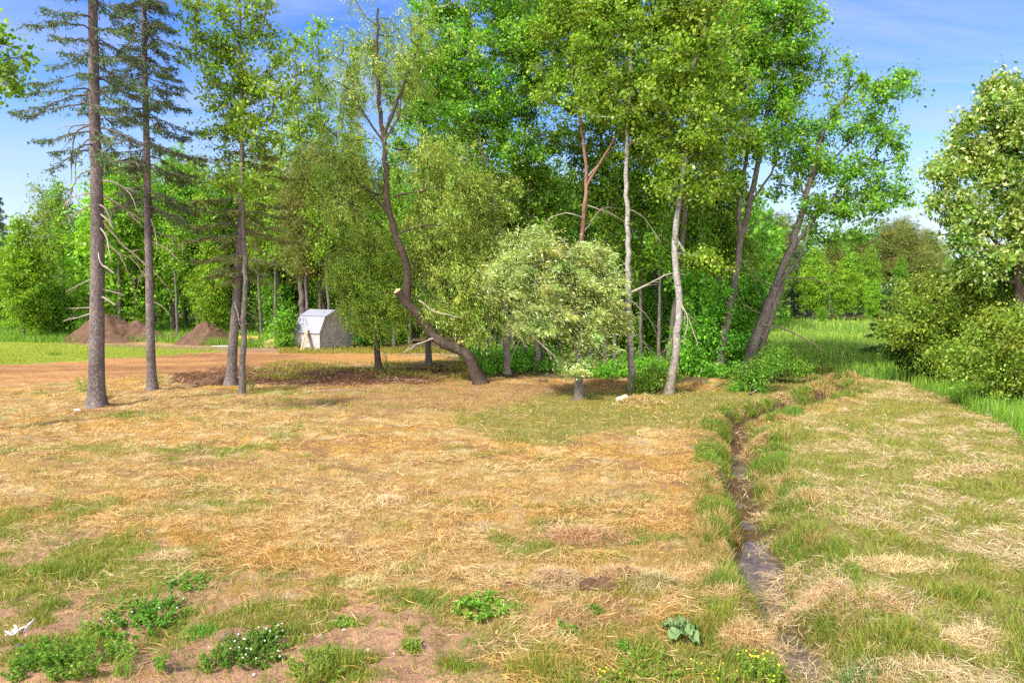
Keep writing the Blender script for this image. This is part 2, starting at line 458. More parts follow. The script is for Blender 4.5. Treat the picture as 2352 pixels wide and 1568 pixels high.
ASPEN = dict(n=60, s=0.23, fs=0.95, L=0.125, W=0.10, cols=[(0.135, 0.255, 0.022), (0.19, 0.32, 0.03), (0.09, 0.185, 0.02), (0.27, 0.38, 0.09)], p=[.4, .3, .2, .1], face=0.55, sparse=0.08)
ASPEN_D = dict(ASPEN, cols=[(0.135, 0.25, 0.025), (0.18, 0.305, 0.032), (0.09, 0.175, 0.02), (0.25, 0.35, 0.08)])
ASPEN_THIN = dict(ASPEN, n=34, s=0.3, cols=[(0.15, 0.26, 0.04), (0.12, 0.2, 0.03), (0.2, 0.32, 0.06)], p=[.45, .35, .2], sparse=0.2)
WILLOW = dict(fs=0.8, n=120, s=0.32, L=0.15, W=0.038, cols=[(0.20, 0.285, 0.045), (0.14, 0.22, 0.035), (0.30, 0.36, 0.10), (0.30, 0.27, 0.08)], p=[.42, .3, .22, .06], droop=0.75, wind=0.3, out=0.3, face=0.5, hang=0.9, sparse=0.1)
WILLOW_D = dict(WILLOW, cols=[(0.10, 0.19, 0.03), (0.075, 0.14, 0.025), (0.15, 0.23, 0.06), (0.2, 0.2, 0.06)], sparse=0.05)
SILVER = dict(fs=0.85, n=250, s=0.27, L=0.145, W=0.033, cols=[(0.25, 0.33, 0.10), (0.17, 0.25, 0.06), (0.43, 0.50, 0.32), (0.36, 0.32, 0.10)], p=[.45, .26, .22, .07], droop=0.2, wind=1.0, out=0.25, face=0.55, sparse=0.0, hang=0.55)
MAPLE = dict(n=46, s=0.32, L=0.15, W=0.125, cols=[(0.13, 0.27, 0.025), (0.19, 0.34, 0.03), (0.09, 0.19, 0.02)], p=[.45, .3, .25], flat=0.45, face=0.5)
SILVERMAPLE = dict(n=70, s=0.25, L=0.14, W=0.10, cols=[(0.17, 0.265, 0.045), (0.25, 0.33, 0.09), (0.50, 0.53, 0.35), (0.10, 0.18, 0.03)], p=[.35, .26, .17, .22], face=0.5, wind=0.4, sparse=0.08)
SHRUB = dict(fs=0.85, n=66, s=0.25, L=0.115, W=0.08, cols=[(0.165, 0.265, 0.032), (0.22, 0.33, 0.045), (0.10, 0.18, 0.022), (0.36, 0.42, 0.17)], p=[.4, .26, .25, .09], face=0.55, sparse=0.05)
NETTLE = dict(fs=0.8, n=60, s=0.2, L=0.1, W=0.06, cols=[(0.095, 0.21, 0.024), (0.13, 0.26, 0.03), (0.065, 0.15, 0.018), (0.2, 0.28, 0.05)], face=0.45, sparse=0.05)
UNDER = dict(n=50, s=0.3, L=0.14, W=0.11, cols=[(0.13, 0.29, 0.03), (0.18, 0.37, 0.04), (0.09, 0.21, 0.022)], face=0.55)

def mpx(px, Y): return px / F * Y                                   # picture units to metres at distance Y

def satellites(bl, rng, m=3, q=0.4):
    out = list(bl)
    for c, rr, n in bl:
        for _ in range(m):
            d = rand_dirs(1, rng)[0]; rr = np.asarray(rr)
            out.append((c + d * rr * (0.85 + 0.35 * rng.random()), rr * q * (0.6 + 0.7 * rng.random()), max(3, int(n * q * q * 0.9))))
    return out

def blob(px, py, rx, ry, Y, n=None, dY=0.0, k=1.0, rz=None):
    c = at(px, py, Y + dY); a, b = mpx(rx, Y + dY), mpx(ry, Y + dY)
    d = rz if rz else min(2.6, (a + b) / 2)
    if n is None: n = max(6, int(k * 6.0 * (a * b * d) ** 0.72))
    return (c, (a, d, b), n)

def tree(name, label, base_px, Y, trunks, blobs, leaf, bark, cat='tree', group=None, mat=None, seed=1, twig_r=0.0095, start=0.3, dead=(), branch_k=1.0):
    rng = np.random.default_rng(seed)
    b = at(base_px[0], base_px[1], Y); b[2] = gz(b[0], b[1]) - 0.03
    tp = []
    for i, (pts, r0, r1) in enumerate(trunks):
        q = [at(p[0], p[1], Y + (p[2] if len(p) > 2 else 0)) for p in pts]
        if i == 0: q[0] = b
        tp.append((q, r0, r1))
    T, cl = grow(tp, satellites(blobs, rng, 2, 0.45), leaf, rng, twig_r, start, branch_k=branch_k)
    root = empty(name, b, label, cat, group)
    link('trunk', T.mesh('trunk', M[bark], b), root)
    if cl: link('crown', crown_mesh('crown', cl, leaf, rng, b, M[mat or 'leaf']), root)
    for dd in dead:
        dead_branch(root, b, dd, Y, rng)
    return root, b

def dead_branch(root, b, spec, Y, rng, mat=None):
    """spec: (points in picture units with optional dY, r0, forks, material)"""
    pts, r0, forks, mt = spec
    q = [at(p[0], p[1], Y + (p[2] if len(p) > 2 else 0)) for p in pts]
    path = smooth_path(q, 0.2); path[1:] += rng.normal(0, 0.012, (len(path) - 1, 3))
    T = Tubes(); n = len(path)
    r0 *= 1.35; T.add(path, np.linspace(r0, r0 * 0.35, n), 5)
    for _ in range(forks):
        i = rng.integers(max(1, n // 4), n); d = norm(path[min(i, n - 1)] - path[i - 1]) + rng.normal(0, 0.55, 3)
        L = (0.25 + 0.6 * rng.random()) * (1.2 - i / n)
        s = np.linspace(0, 1, 5)[:, None]
        br = path[i] + norm(d) * L * s + np.array([0, 0, -0.25]) * L * s ** 2 + rng.normal(0, 0.012, (5, 3)) * s
        T.add(br, np.linspace(r0 * 0.5, r0 * 0.15, 5), 3)
    link('dead_branch', T.mesh('dead_branch', M[mt], b), root)

# ------------------------------------------------------------------ conifers
def conifer(trunk_pts, r0, r1, z0, z1, prof, rng, whorl=0.42, cols=None, density=1.0, droop=0.35, needle=(0.15, 0.035), gap=0.22, hang=0.5, dead_z=None):
    """trunk path plus drooping whorled branches with hanging needle sprays. prof(t) gives branch length, t 0 at z0 .. 1 at z1"""
    T = Tubes(); path = smooth_path(trunk_pts, 0.35)
    L = np.linspace(0, 1, len(path)); R = r0 + (r1 - r0) * L
    fl = 1 + 0.5 * np.exp(-L * len(path) * 0.35 / 0.3)
    T.add(path, R * fl, 11)
    nb = []; nd_ = []; nw = []; ax = []
    z = z0
    while z < z1:
        t = (z - z0) / (z1 - z0)
        i = int(np.argmin(abs(path[:, 2] - z))); o = path[i]
        a0 = rng.random() * 6.28
        for j in range(rng.integers(4, 7)):
            if rng.random() < gap: continue
            a = a0 + j * 6.28 / 5 + rng.normal(0, 0.25); Lb = prof(t) * (0.65 + 0.5 * rng.random())
            if Lb < 0.15: continue
            m = max(5, int(Lb / 0.22)); s = np.linspace(0, 1, m)[:, None]
            h = np.array([math.cos(a), math.sin(a), 0])
            rise = 0.28 * (t - 0.35)
            pth = o + h * Lb * s + np.array([0, 0, 1]) * Lb * (rise * s - droop * s ** 1.7 + droop * 0.45 * s ** 4)
            pth[1:] += rng.normal(0, 0.025, (m - 1, 3)); pth[:, 2] += rng.normal(0, 0.1) 
            pth[0] = o
            rb = min(R[i] * 0.32, 0.012 + 0.011 * Lb)
            T.add(pth, np.linspace(rb, 0.004, m), 4, cap=False)
            nt_ = int(Lb * 13 * density)
            for _ in range(nt_):
                f = 0.18 + 0.82 * rng.random() ** 0.8; q = f * (m - 1); k = int(min(q, m - 2))
                p = pth[k] + (pth[k + 1] - pth[k]) * (q - k)
                side = 1 if rng.random() < 0.5 else -1
                dirv = h * (0.55 + 0.3 * rng.random()) + side * np.array([-h[1], h[0], 0]) * (0.5 + 0.5 * rng.random()) + np.array([0, 0, -hang * (0.2 + 1.6 * rng.random())])
                dirv = dirv / np.linalg.norm(dirv)
                tl = (0.2 + 0.38 * rng.random()) * (1.15 - 0.6 * f) * min(1, Lb)
                u = rng.random(9)[:, None]
                nb.append(p + dirv * tl * u + rng.normal(0, 0.015, (9, 3))); ax.append(np.repeat(dirv[None], 9, 0))
        z += whorl * (0.75 + 0.5 * rng.random()) * (1.05 - 0.4 * t)
    B = np.concatenate(nb); A = np.concatenate(ax); N = len(B)
    d = norm(A * 0.8 + rng.normal(0, 0.6, (N, 3)) + np.array([0, 0, -0.35]))
    w = norm(np.cross(d, rand_dirs(N, rng)))
    V, idx = kites(B, d, w, needle[0] * (0.6 + 0.8 * rng.random(N)), needle[1] * (0.6 + 0.8 * rng.random(N)))
    cols = np.array(cols or [(0.065, 0.12, 0.048), (0.09, 0.155, 0.06), (0.16, 0.11, 0.065), (0.09, 0.17, 0.075)])
    pr = [.38, .26, .2, .16]
    c = cols[rng.choice(len(cols), N, p=pr)] * (0.75 + 0.5 * rng.random((N, 1)))
    return T, V, idx, c

def conifer_tree(name, label, trunk_px, Y, r0, r1, z0_py, top_py, prof, seed, group=None, cat='tree', bark='spruce_bark', dead=(), dead_fine=0, **kw):
    rng = np.random.default_rng(seed)
    b = at(trunk_px[0][0], trunk_px[0][1], Y); b[2] = gz(b[0], b[1]) - 0.03
    pts = [b] + [at(p[0], p[1], Y) for p in trunk_px[1:]]
    T, V, idx, c = conifer(pts, r0, r1, at(0, z0_py, Y)[2], at(0, top_py, Y)[2], prof, rng, **kw)
    root = empty(name, b, label, cat, group)
    link('trunk', T.mesh('trunk', M[bark], b), root)
    link('crown', mesh_from('needles', V - b, 4, idx, M['needle'], c), root)
    for dd in dead: dead_branch(root, b, dd, Y, rng)
    return root, b, rng

# ================================================================== GROUND
def lines(dense, tail0, tail1):
    return np.unique(np.round(np.concatenate([tail0, dense, tail1]), 4))
xs = lines(np.arange(-17, 17, 0.1), -17 - np.cumsum(0.1 * 1.07 ** np.arange(90)), 17 + np.cumsum(0.1 * 1.07 ** np.arange(90)))
ys = lines(np.arange(3.5, 18, 0.085), 3.5 - np.cumsum(0.1 * 1.12 ** np.arange(46)), 18 + np.cumsum(0.085 * 1.0165 ** np.arange(265)))
ys = ys[ys < 420]
GX, GYY = np.meshgrid(xs, ys); gx = GX.ravel(); gyv = GYY.ravel()
gh = height(gx, gyv)

def straw_fields(x, y):
    """slow fields over the mown ground: green growth, pale hay mats, tawny wear"""
    qx = x + 0.9 * (fbm(x * 1.3, y * 1.3, 95, 3) - 0.5); qy = y + 0.9 * (fbm(x * 1.3, y * 1.3, 97, 3) - 0.5)
    g = 0.62 * fbm(x * 0.30 + 5, y * 0.55, 101, 4) + 0.38 * fbm(qx * 1.3, qy * 2.0, 103, 3); mat_ = fbm(qx * 1.0, qy * 1.35, 131, 4); wear = fbm(x * 0.25, y * 0.6, 171, 3)
    fine = fbm(x * 2.2, y * 2.6, 191, 3)
    return g, mat_, wear, fine

def ground_colour(x, y):
    z = zones(x, y, 1.4, 0.16); g, mt, wear, fine = straw_fields(x, y)
    n = len(x)
    straw = np.array([0.40, 0.265, 0.105]); gold = np.array([0.42, 0.25, 0.075]); soil = np.array([0.24, 0.135, 0.075])
    green = np.array([0.16, 0.19, 0.035]); bare = np.array([0.40, 0.235, 0.15]); road = np.array([0.36, 0.185, 0.08])
    c = np.tile(straw, (n, 1))
    def lay(m, col, k=1.0):
        nonlocal c
        m = (np.asarray(m, float) * k)[:, None]; c = c * (1 - m) + np.asarray(col) * m
    lay(sstep(0.5, 0.66, wear), gold, 0.8)
    lay(sstep(0.56, 0.70, g), green, 0.8)
    lay(sstep(0.57, 0.66, fbm(x * 1.5, y * 2.4, 211, 4)), soil, 0.7)
    lay(sstep(0.56, 0.66, fbm(x * 2.4, y * 3.2, 223, 3)), (0.52, 0.41, 0.23), 0.6)
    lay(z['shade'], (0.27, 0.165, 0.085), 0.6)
    lay(z['greenmid'], (0.17, 0.17, 0.04), 0.75)
    lay(z['right'] , (0.22, 0.21, 0.055), 0.8)
    lay(z['right'] * sstep(0.53, 0.63, mt), (0.48, 0.36, 0.19), 0.85)
    lay(z['greenleft'], (0.20, 0.21, 0.045), 0.85)
    lay(z['barefront'] , bare, 0.95)
    lay(z['barefront'] * sstep(0.56, 0.62, fbm(x * 1.7, y * 1.9, 311, 4)), (0.24, 0.21, 0.06), 0.8)
    lay(z['greenleft'] * sstep(0.57, 0.66, fbm(x * 1.1, y * 1.4, 331, 4)), bare, 0.85)
    lay(z['frontgreen'], (0.28, 0.23, 0.085), 0.7)
    lay(z['debris'], (0.17, 0.085, 0.048), 0.85)
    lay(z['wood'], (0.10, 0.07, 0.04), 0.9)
    lay(z['meadow'], (0.11, 0.20, 0.03), 0.95)
    lay(z['lawn'], (0.26, 0.32, 0.035), 0.97)
    lay(z['road'], road, 0.97)
    tr = fbm(x * 0.22 + y * 0.05, y * 1.5 - x * 0.12, 351, 4)
    lay(z['road'] * sstep(0.45, 0.65, tr), (0.46, 0.25, 0.105), 0.8)
    lay(z['road'] * sstep(0.55, 0.30, tr) * 0.6, (0.24, 0.125, 0.06), 0.8)
    px_, _ = to_px(x, np.maximum(y, 1))
    lay(z['road'] * sstep(620, 900, px_), (0.58, 0.33, 0.10), 0.75)
    lay(z['yard'], (0.30, 0.20, 0.13), 0.9)
    dd = z['dd']
    lay((1 - sstep(0.8, 1.3, dd)) * (y < 30), (0.15, 0.15, 0.04), 0.7)
    lay((1 - sstep(0.3, 0.55, dd)), (0.10, 0.06, 0.035), 0.95)
    far = sstep(75, 110, y); lay(far, (0.08, 0.10, 0.03), 0.9)
    c *= 0.82 * (0.82 + 0.36 * fine)[:, None]
    return c

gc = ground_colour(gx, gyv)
nx, ny = len(xs), len(ys)
ii = (np.arange(ny - 1)[:, None] * nx + np.arange(nx - 1)[None]).ravel()
gm, nt, out = new_mat('ground')
a = nd(nt, 'ShaderNodeAttribute', attribute_name='Tint'); geo = nd(nt, 'ShaderNodeNewGeometry')
n1 = noise(nt, 7, 6, 0.75, geo.outputs['Position']); n2 = noise(nt, 38, 4, 0.7, geo.outputs['Position'])
r1 = ramp(nt, [(0.3, (0.55, 0.5, 0.45)), (0.5, (1, 1, 1)), (0.7, (1.3, 1.27, 1.2))]); nt.links.new(n1, r1.inputs[0])
r2 = ramp(nt, [(0.3, (0.6, 0.56, 0.5)), (0.5, (1, 1, 1)), (0.72, (1.35, 1.32, 1.28))]); nt.links.new(n2, r2.inputs[0])
c1 = mix(nt, 0.75, a.outputs['Color'], r1.outputs[0], 'MULTIPLY'); c2 = mix(nt, 0.75, c1, r2.outputs[0], 'MULTIPLY')
p = nd(nt, 'ShaderNodeBsdfPrincipled', i_Roughness=0.95); p.inputs['Specular IOR Level'].default_value = 0.1
nt.links.new(c2, p.inputs['Base Color'])
b = nd(nt, 'ShaderNodeBump', i_Strength=0.9, i_Distance=0.06)
nt.links.new(math_n(nt, 'MULTIPLY_ADD', n2, 0.5, n1), b.inputs['Height']); nt.links.new(b.outputs[0], p.inputs['Normal'])
nt.links.new(p.outputs[0], out.inputs[0])
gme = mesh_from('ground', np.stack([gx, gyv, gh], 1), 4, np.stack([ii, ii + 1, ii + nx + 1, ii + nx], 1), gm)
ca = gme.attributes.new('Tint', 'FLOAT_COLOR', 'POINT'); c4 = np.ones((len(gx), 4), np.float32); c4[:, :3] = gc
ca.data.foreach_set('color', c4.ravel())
tag(link('ground', gme), kind='structure')

# water lying in the ditch
wp = smooth_path(np.c_[DITCH, np.full(len(DITCH), -0.40)], 0.3)
wp = wp[wp[:, 1] < 17.6]
wt = norm(np.gradient(wp, axis=0)); wn = np.stack([-wt[:, 1], wt[:, 0], 0 * wt[:, 0]], 1)
wv = np.concatenate([wp + wn * 0.4, wp - wn * 0.42]); k = len(wp); i0 = np.arange(k - 1)
wm, nt, out = new_mat('ditch_water')
geo = nd(nt, 'ShaderNodeNewGeometry')
rw = ramp(nt, [(0.4, (0.07, 0.05, 0.033)), (0.62, (0.15, 0.105, 0.075))]); nt.links.new(noise(nt, 3.5, 4, 0.6, geo.outputs['Position']), rw.inputs[0])
p = nd(nt, 'ShaderNodeBsdfPrincipled', i_Roughness=0.12); nt.links.new(rw.outputs[0], p.inputs['Base Color'])
p.inputs['Specular IOR Level'].default_value = 0.5
b = nd(nt, 'ShaderNodeBump', i_Strength=0.12, i_Distance=0.03); nt.links.new(noise(nt, 14, 3, 0.5, geo.outputs['Position']), b.inputs['Height'])
nt.links.new(b.outputs[0], p.inputs['Normal']); nt.links.new(p.outputs[0], out.inputs[0])
tag(link('water', mesh_from('water', wv, 4, np.stack([i0, i0 + 1, i0 + k + 1, i0 + k], 1), wm)), kind='structure')

# ================================================================== GRASS AND HAY (nobody could count it)
def gnd_v(px, py):
    u = (px - CX) / F; v = (CY - py) / F
    t = -CAM_H / (-SP + v * CP)
    return u * t, (CP + v * SP) * t

def sample(N, py0, py1, pxa=-420, pxb=2770):
    return gnd_v(pxa + (pxb - pxa) * RNG.random(N), py0 + (py1 - py0) * RNG.random(N))

def pick_cols(cols, p, N):
    cols = np.array(cols, float) * 0.84; return cols[RNG.choice(len(cols), N, p=p)] * (0.75 + 0.5 * RNG.random((N, 1)))

DRY = ([(0.56, 0.39, 0.12), (0.52, 0.32, 0.085), (0.64, 0.49, 0.22), (0.40, 0.25, 0.09)], [.36, .26, .22, .16])
HAY = ([(0.66, 0.51, 0.27), (0.76, 0.63, 0.40), (0.46, 0.32, 0.16), (0.58, 0.53, 0.41), (0.42, 0.42, 0.18)], [.34, .25, .22, .09, .10])
GRN = ([(0.16, 0.29, 0.03), (0.23, 0.35, 0.04), (0.11, 0.21, 0.025), (0.32, 0.36, 0.07)], [.36, .28, .2, .16])
YGR = ([(0.30, 0.33, 0.05), (0.40, 0.35, 0.07), (0.21, 0.27, 0.04)], [.4, .35, .25])
LUSH = ([(0.15, 0.36, 0.035), (0.21, 0.43, 0.04), (0.10, 0.25, 0.03), (0.3, 0.46, 0.07)], [.4, .28, .22, .1])

def add_blades(x, y, L, W, cols, lean=0.35, bend=0.35, z=None):
    N = len(x); z = height(x, y) if z is None else z
    base = np.stack([x, y, z - 0.01], 1)
    d = norm(np.stack([RNG.normal(0, lean, N), RNG.normal(0, lean, N), np.ones(N)], 1))
    a = RNG.random(N) * 6.28; w = np.stack([np.cos(a), np.sin(a), 0 * a], 1)
    hb = np.stack([-w[:, 1], w[:, 0], -0.35 * np.ones(N)], 1) * (bend * (0.2 + RNG.random(N)))[:, None]
    return blades(base, d, w, L, W, hb) + (cols,)

def stuff(name, sets, mat, label=None):
    Vs = []; Ns = []; Is = []; Cs = []; o = 0
    for V, n, idx, c in sets:
        Vs.append(V); Ns.append(n); Is.append(idx + o); o += len(V)
        Cs.append(np.repeat(c, 2, 0) if len(n) == 2 * len(c) else c)
    ob = link(name, mesh_from(name, np.concatenate(Vs), np.concatenate(Ns), np.concatenate(Is), M[mat], np.concatenate(Cs)))
    return tag(ob, label, None, None, 'stuff')

def hay_strands(x, y, L, W, cols, lift=0.05, tilt=0.18, z=None, ang=None):
    N = len(x); z = height(x, y) if z is None else z
    a = RNG.random(N) * 6.28 if ang is None else ang
    d = norm(np.stack([np.cos(a), np.sin(a), RNG.normal(0, tilt, N)], 1))
    up = norm(np.stack([RNG.normal(0, .4, N), RNG.normal(0, .4, N), np.ones(N)], 1))
    w = norm(np.cross(d, up))
    base = np.stack([x, y, z + 0.008 + lift * RNG.random(N)], 1) - d * L[:, None] * 0.5
    bend = up * RNG.normal(-0.05, 0.1, (N, 1)) + w * RNG.normal(0, 0.18, (N, 1))
    V, idx = kites(base, d, w, L, W, bend)
    return V, np.full(N, 4), idx, cols

# mown stubble and green regrowth
N = 560000
x, y = sample(N, 855, 1800)
z = zones(x, y, 1.5, 0.28); g, mt, wear, fine = straw_fields(x, y)
dd = z['dd']
green = np.clip(sstep(0.5, 0.68, g) * 0.9 + 0.10, 0, 1)
green = np.where(z['greenmid'], 0.75, green); green = np.where(z['greenleft'], 0.93, green)
green = np.where(z['right'], 0.9 - 0.3 * sstep(0.5, 0.62, mt), green); green = np.where(z['frontgreen'], 0.75, green)
tuftn = fbm(x * 1.7, y * 1.9, 311, 4)
keep = np.ones(N); keep[z['barefront']] = np.where(tuftn[z['barefront']] > 0.60, 0.9, 0.05)
bl = z['greenleft'] & (fbm(x * 1.1, y * 1.4, 331, 4) > 0.6); keep[bl] = 0.25
keep[z['road'] | z['yard'] | z['lawn']] = 0.0; keep[z['debris']] = 0.25; keep[z['wood']] = 0.2; keep[z['meadow']] = 0.0
keep[dd < 0.42] = 0.0
green = np.where(z['barefront'], 0.9, green)
keep *= np.where(fbm(x * 1.5, y * 2.4, 211, 4) > 0.615, 0.3, 1)
k = RNG.random(N) < keep; x, y, green, dd, z1, mt = x[k], y[k], green[k], dd[k], {q: v[k] for q, v in z.items()}, mt[k]
N = len(x); isg = RNG.random(N) < green
gclump = fbm(x * 2.8, y * 3.2, 401, 3)
L = np.where(isg, 0.04 + 0.09 * RNG.random(N) + 0.13 * sstep(0.52, 0.72, gclump), 0.035 + 0.065 * RNG.random(N)) * np.where(z1['right'], 1.25, 1)
W = np.maximum(np.where(isg, 0.008, 0.0065), y * 0.00072) * (0.7 + 0.6 * RNG.random(N))
yg = RNG.random(N) < np.where(z1['right'], 0.55, np.where(z1['greenleft'], 0.3, 0.45))
c = np.where(isg[:, None], np.where(yg[:, None], pick_cols(*YGR, N), pick_cols(*GRN, N)), pick_cols(*DRY, N))
gold = (z1['right'] == 0) & ~isg & (fbm(x * 0.25, y * 0.6, 171, 3) > 0.55)
c[gold] = c[gold] * np.array([0.98, 0.82, 0.6])
stuff('mown_grass', [add_blades(x, y, L, W, c, 0.5, 0.5)], 'blade', 'short mown grass, straw yellow with green regrowth, over the open field')

# cut hay lying loose
N = 330000
x, y = sample(N, 860, 1800)
z = zones(x, y, 1.5, 0.28); g, mt, wear, fine = straw_fields(x, y)
swath = mt
keep = 0.10 + 0.90 * sstep(0.46, 0.60, swath)
keep = np.where(z['right'], 0.04 + 0.96 * sstep(0.505, 0.60, mt), keep)
keep[z['barefront']] *= 0.025; keep[z['greenleft']] *= 0.15; keep[z['road'] | z['lawn'] | z['yard'] | z['meadow']] = 0
keep[z['greenmid']] *= 0.35; keep[z['wood']] = 0.05; keep[z['debris']] *= 0.6; keep[z['frontgreen']] *= 0.55
_, _, sgn = ditch_dist(x, y, True); keep[(z['dd'] < 0.9) & (sgn > 0)] *= 0.35; keep[(z['dd'] < 0.5) & (sgn > 0)] = 0.02; keep[(z['dd'] < 1.0) & (sgn < 0)] = 0.10 + 0.5 * sstep(0.48, 0.58, mt[(z['dd'] < 1.0) & (sgn < 0)])
k = RNG.random(N) < keep; x, y = x[k], y[k]; N = len(x); rt = z['right'][k]; sw = swath[k]
L = (0.09 + 0.24 * RNG.random(N)); W = np.maximum(0.0062, y * 0.0007) * (0.7 + 0.6 * RNG.random(N))
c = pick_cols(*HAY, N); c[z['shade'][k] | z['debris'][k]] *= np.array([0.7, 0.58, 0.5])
tf = sstep(0.42, 0.62, fbm(x * 0.7, y * 1.2, 461, 3))[:, None]; tl_ = np.array([0.98, 0.80, 0.48]) * (1 - tf) + np.array([1.08, 0.98, 0.80]) * tf; c = np.where(rt[:, None], c, c * tl_); 
fld = fbm(x * 0.6, y * 0.6, 451, 2) * 9
ang = np.where(RNG.random(N) < 0.5, fld + RNG.normal(0, 0.5, N), RNG.random(N) * 6.28)
stuff('cut_hay', [hay_strands(x, y, L, W, c, 0.085, 0.24, np.maximum(height(x, y), -0.395), ang)], 'straw', 'loose cut hay lying in pale mats over the mown field')

# lawn beyond the dirt road
N = 90000
x, y = sample(N, 768, 900, -420, 600); z = zones(x, y); k = z['lawn'] & ~z['road']; x, y = x[k], y[k]; N = len(x)
c = np.where((RNG.random(N) < 0.55)[:, None], pick_cols([(0.29, 0.38, 0.035), (0.36, 0.42, 0.05), (0.19, 0.29, 0.025)], [.45, .35, .2], N), pick_cols(*YGR, N))
stuff('lawn_grass', [add_blades(x, y, 0.05 + 0.05 * RNG.random(N), np.full(N, 0.03), c, 0.5, 0.4)], 'blade', 'bright mown lawn between the dirt road and the soil mounds')

# tall grass of the meadow and of its edge under the bushes
N = 240000
x, y = sample(N, 722, 1480, 1640, 3300); z = zones(x, y, 0.7); k = z['meadow'] & (y < 95) & (z['dd'] > 0.6); x, y = x[k], y[k]; N = len(x)
near = 1 - sstep(15, 32, y)
L = (0.32 + 0.28 * RNG.random(N)) * (1 + 0.25 * near) * (0.6 + 0.8 * fbm(x * 0.8, y * 0.8, 501, 3)); W = np.maximum(0.009, y * 0.0007)
mm = fbm(x * 0.22, y * 0.22, 511, 3)
c = np.where((RNG.random(N) < sstep(0.35, 0.65, mm) * 0.6 + 0.15 + 0.2 * (y > 45))[:, None], pick_cols([(0.30, 0.48, 0.04), (0.38, 0.52, 0.07), (0.44, 0.48, 0.12)], [.5, .35, .15], N), pick_cols(*LUSH, N))
stuff('meadow_grass', [add_blades(x, y, L, W, c, 0.22, 0.5)], 'blade', 'tall lush green grass of the meadow beyond the ditch')

# rank grass behind the lawn and around the shed
N = 60000
x, y = sample(N, 738, 800, -500, 900)
pxx, pyy = to_px(x, y); k = inpoly(pxx, pyy, [(-500, 738), (240, 738), (420, 745), (660, 770), (690, 800), (640, 806), (530, 797), (330, 786), (100, 788), (-500, 772)]); x, y = x[k], y[k]; N = len(x)
s1 = add_blades(x, y, 0.35 + 0.5 * RNG.random(N), np.full(N, 0.04), pick_cols(*LUSH, N), 0.25, 0.4)
N = 5000; x, y = sample(N, 799, 812, 640, 1060); s2 = add_blades(x, y, 0.08 + 0.22 * RNG.random(N), np.full(N, 0.03), pick_cols(*YGR, N), 0.3, 0.4)
N = 16000; x, y = sample(N, 832, 872, 560, 1090); k = fbm(x * 0.9, y * 0.9, 531, 3) > 0.52; x, y = x[k], y[k]; N = len(x)
s3 = add_blades(x, y, 0.08 + 0.2 * RNG.random(N), np.full(N, 0.022), pick_cols(*YGR, N), 0.35, 0.4)
stuff('rank_grass', [s1, s2, s3], 'blade', 'uncut green grass along the wood edge behind the lawn')

# grass hanging over the ditch banks
N = 150000
sacc = np.r_[0, np.cumsum(np.hypot(*np.diff(wp[:, :2], axis=0).T))]
full = smooth_path(np.c_[DITCH, 0 * DITCH[:, 0]], 0.3); fs = np.r_[0, np.cumsum(np.hypot(*np.diff(full[:, :2], axis=0).T))]
s = RNG.random(N) * fs[-1]; s = np.where(RNG.random(N) < 0.55, s * 0.5, s)
cx = np.interp(s, fs, full[:, 0]); cy = np.interp(s, fs, full[:, 1]); tx = np.gradient(full[:, 0]); ty = np.gradient(full[:, 1]); tl = np.hypot(tx, ty)
nx_ = np.interp(s, fs, -ty / tl); ny_ = np.interp(s, fs, tx / tl)
side = np.where(RNG.random(N) < 0.5, 1, -1); off = np.where(side > 0, 0.15 + 0.75 * RNG.random(N), 0.3 + 0.95 * RNG.random(N)) * side
x = cx + nx_ * off; y = cy + ny_ * off
clump = fbm(x * 1.9, y * 1.4, 551, 4); k = RNG.random(N) < np.where(side > 0, 0.12, 0.05) + 0.85 * sstep(np.where(side > 0, 0.42, 0.47), np.where(side > 0, 0.58, 0.62), clump); x, y = x[k], y[k]; clump = clump[k]; N = len(x)
L = 0.07 + 0.30 * RNG.random(N) * sstep(0.42, 0.66, clump) * (0.4 + 1.1 * fbm(x * 3.1, y * 2.5, 571, 2)); W = np.maximum(0.007, y * 0.0007)
c = np.where((RNG.random(N) < 0.6)[:, None], pick_cols(*GRN, N) * .85, pick_cols(*YGR, N)); dryb = fbm(x * 2.2, y * 1.8, 581, 3) > 0.56; c[dryb] = pick_cols(*HAY, int(dryb.sum())) * np.array([.8, .7, .5])
stuff('bank_grass', [add_blades(x, y, L, W, c, 0.4, 0.7)], 'blade', 'green grass hanging over both banks of the muddy ditch')

# broken twigs and bark chips on the scraped strip
N = 9000
x, y = sample(N, 838, 905, 380, 1100); z = zones(x, y); k = z['debris']; x, y = x[k], y[k]; N = len(x)
c = pick_cols([(0.16, 0.07, 0.04), (0.26, 0.13, 0.08), (0.09, 0.045, 0.03), (0.5, 0.36, 0.22)], [.42, .28, .2, .1], N)
stuff('wood_debris', [hay_strands(x, y, 0.12 + 0.5 * RNG.random(N) ** 2, 0.02 + 0.025 * RNG.random(N), c, 0.12, 0.3)], 'straw', 'reddish broken twigs and bark chips on the scraped strip')

# ================================================================== FOREGROUND TREES
KB = 5.5                                      # clumps of leaves per crown volume
def blobs_of(lst, Y, k=1.0):
    return [blob(a, b, c, d, Y, dY=(e[0] if e else 0), k=KB * k, rz=(e[1] if len(e) > 1 else None)) for a, b, c, d, *e in lst]

W_, B_ = 'dead_wood', 'dead_brown'
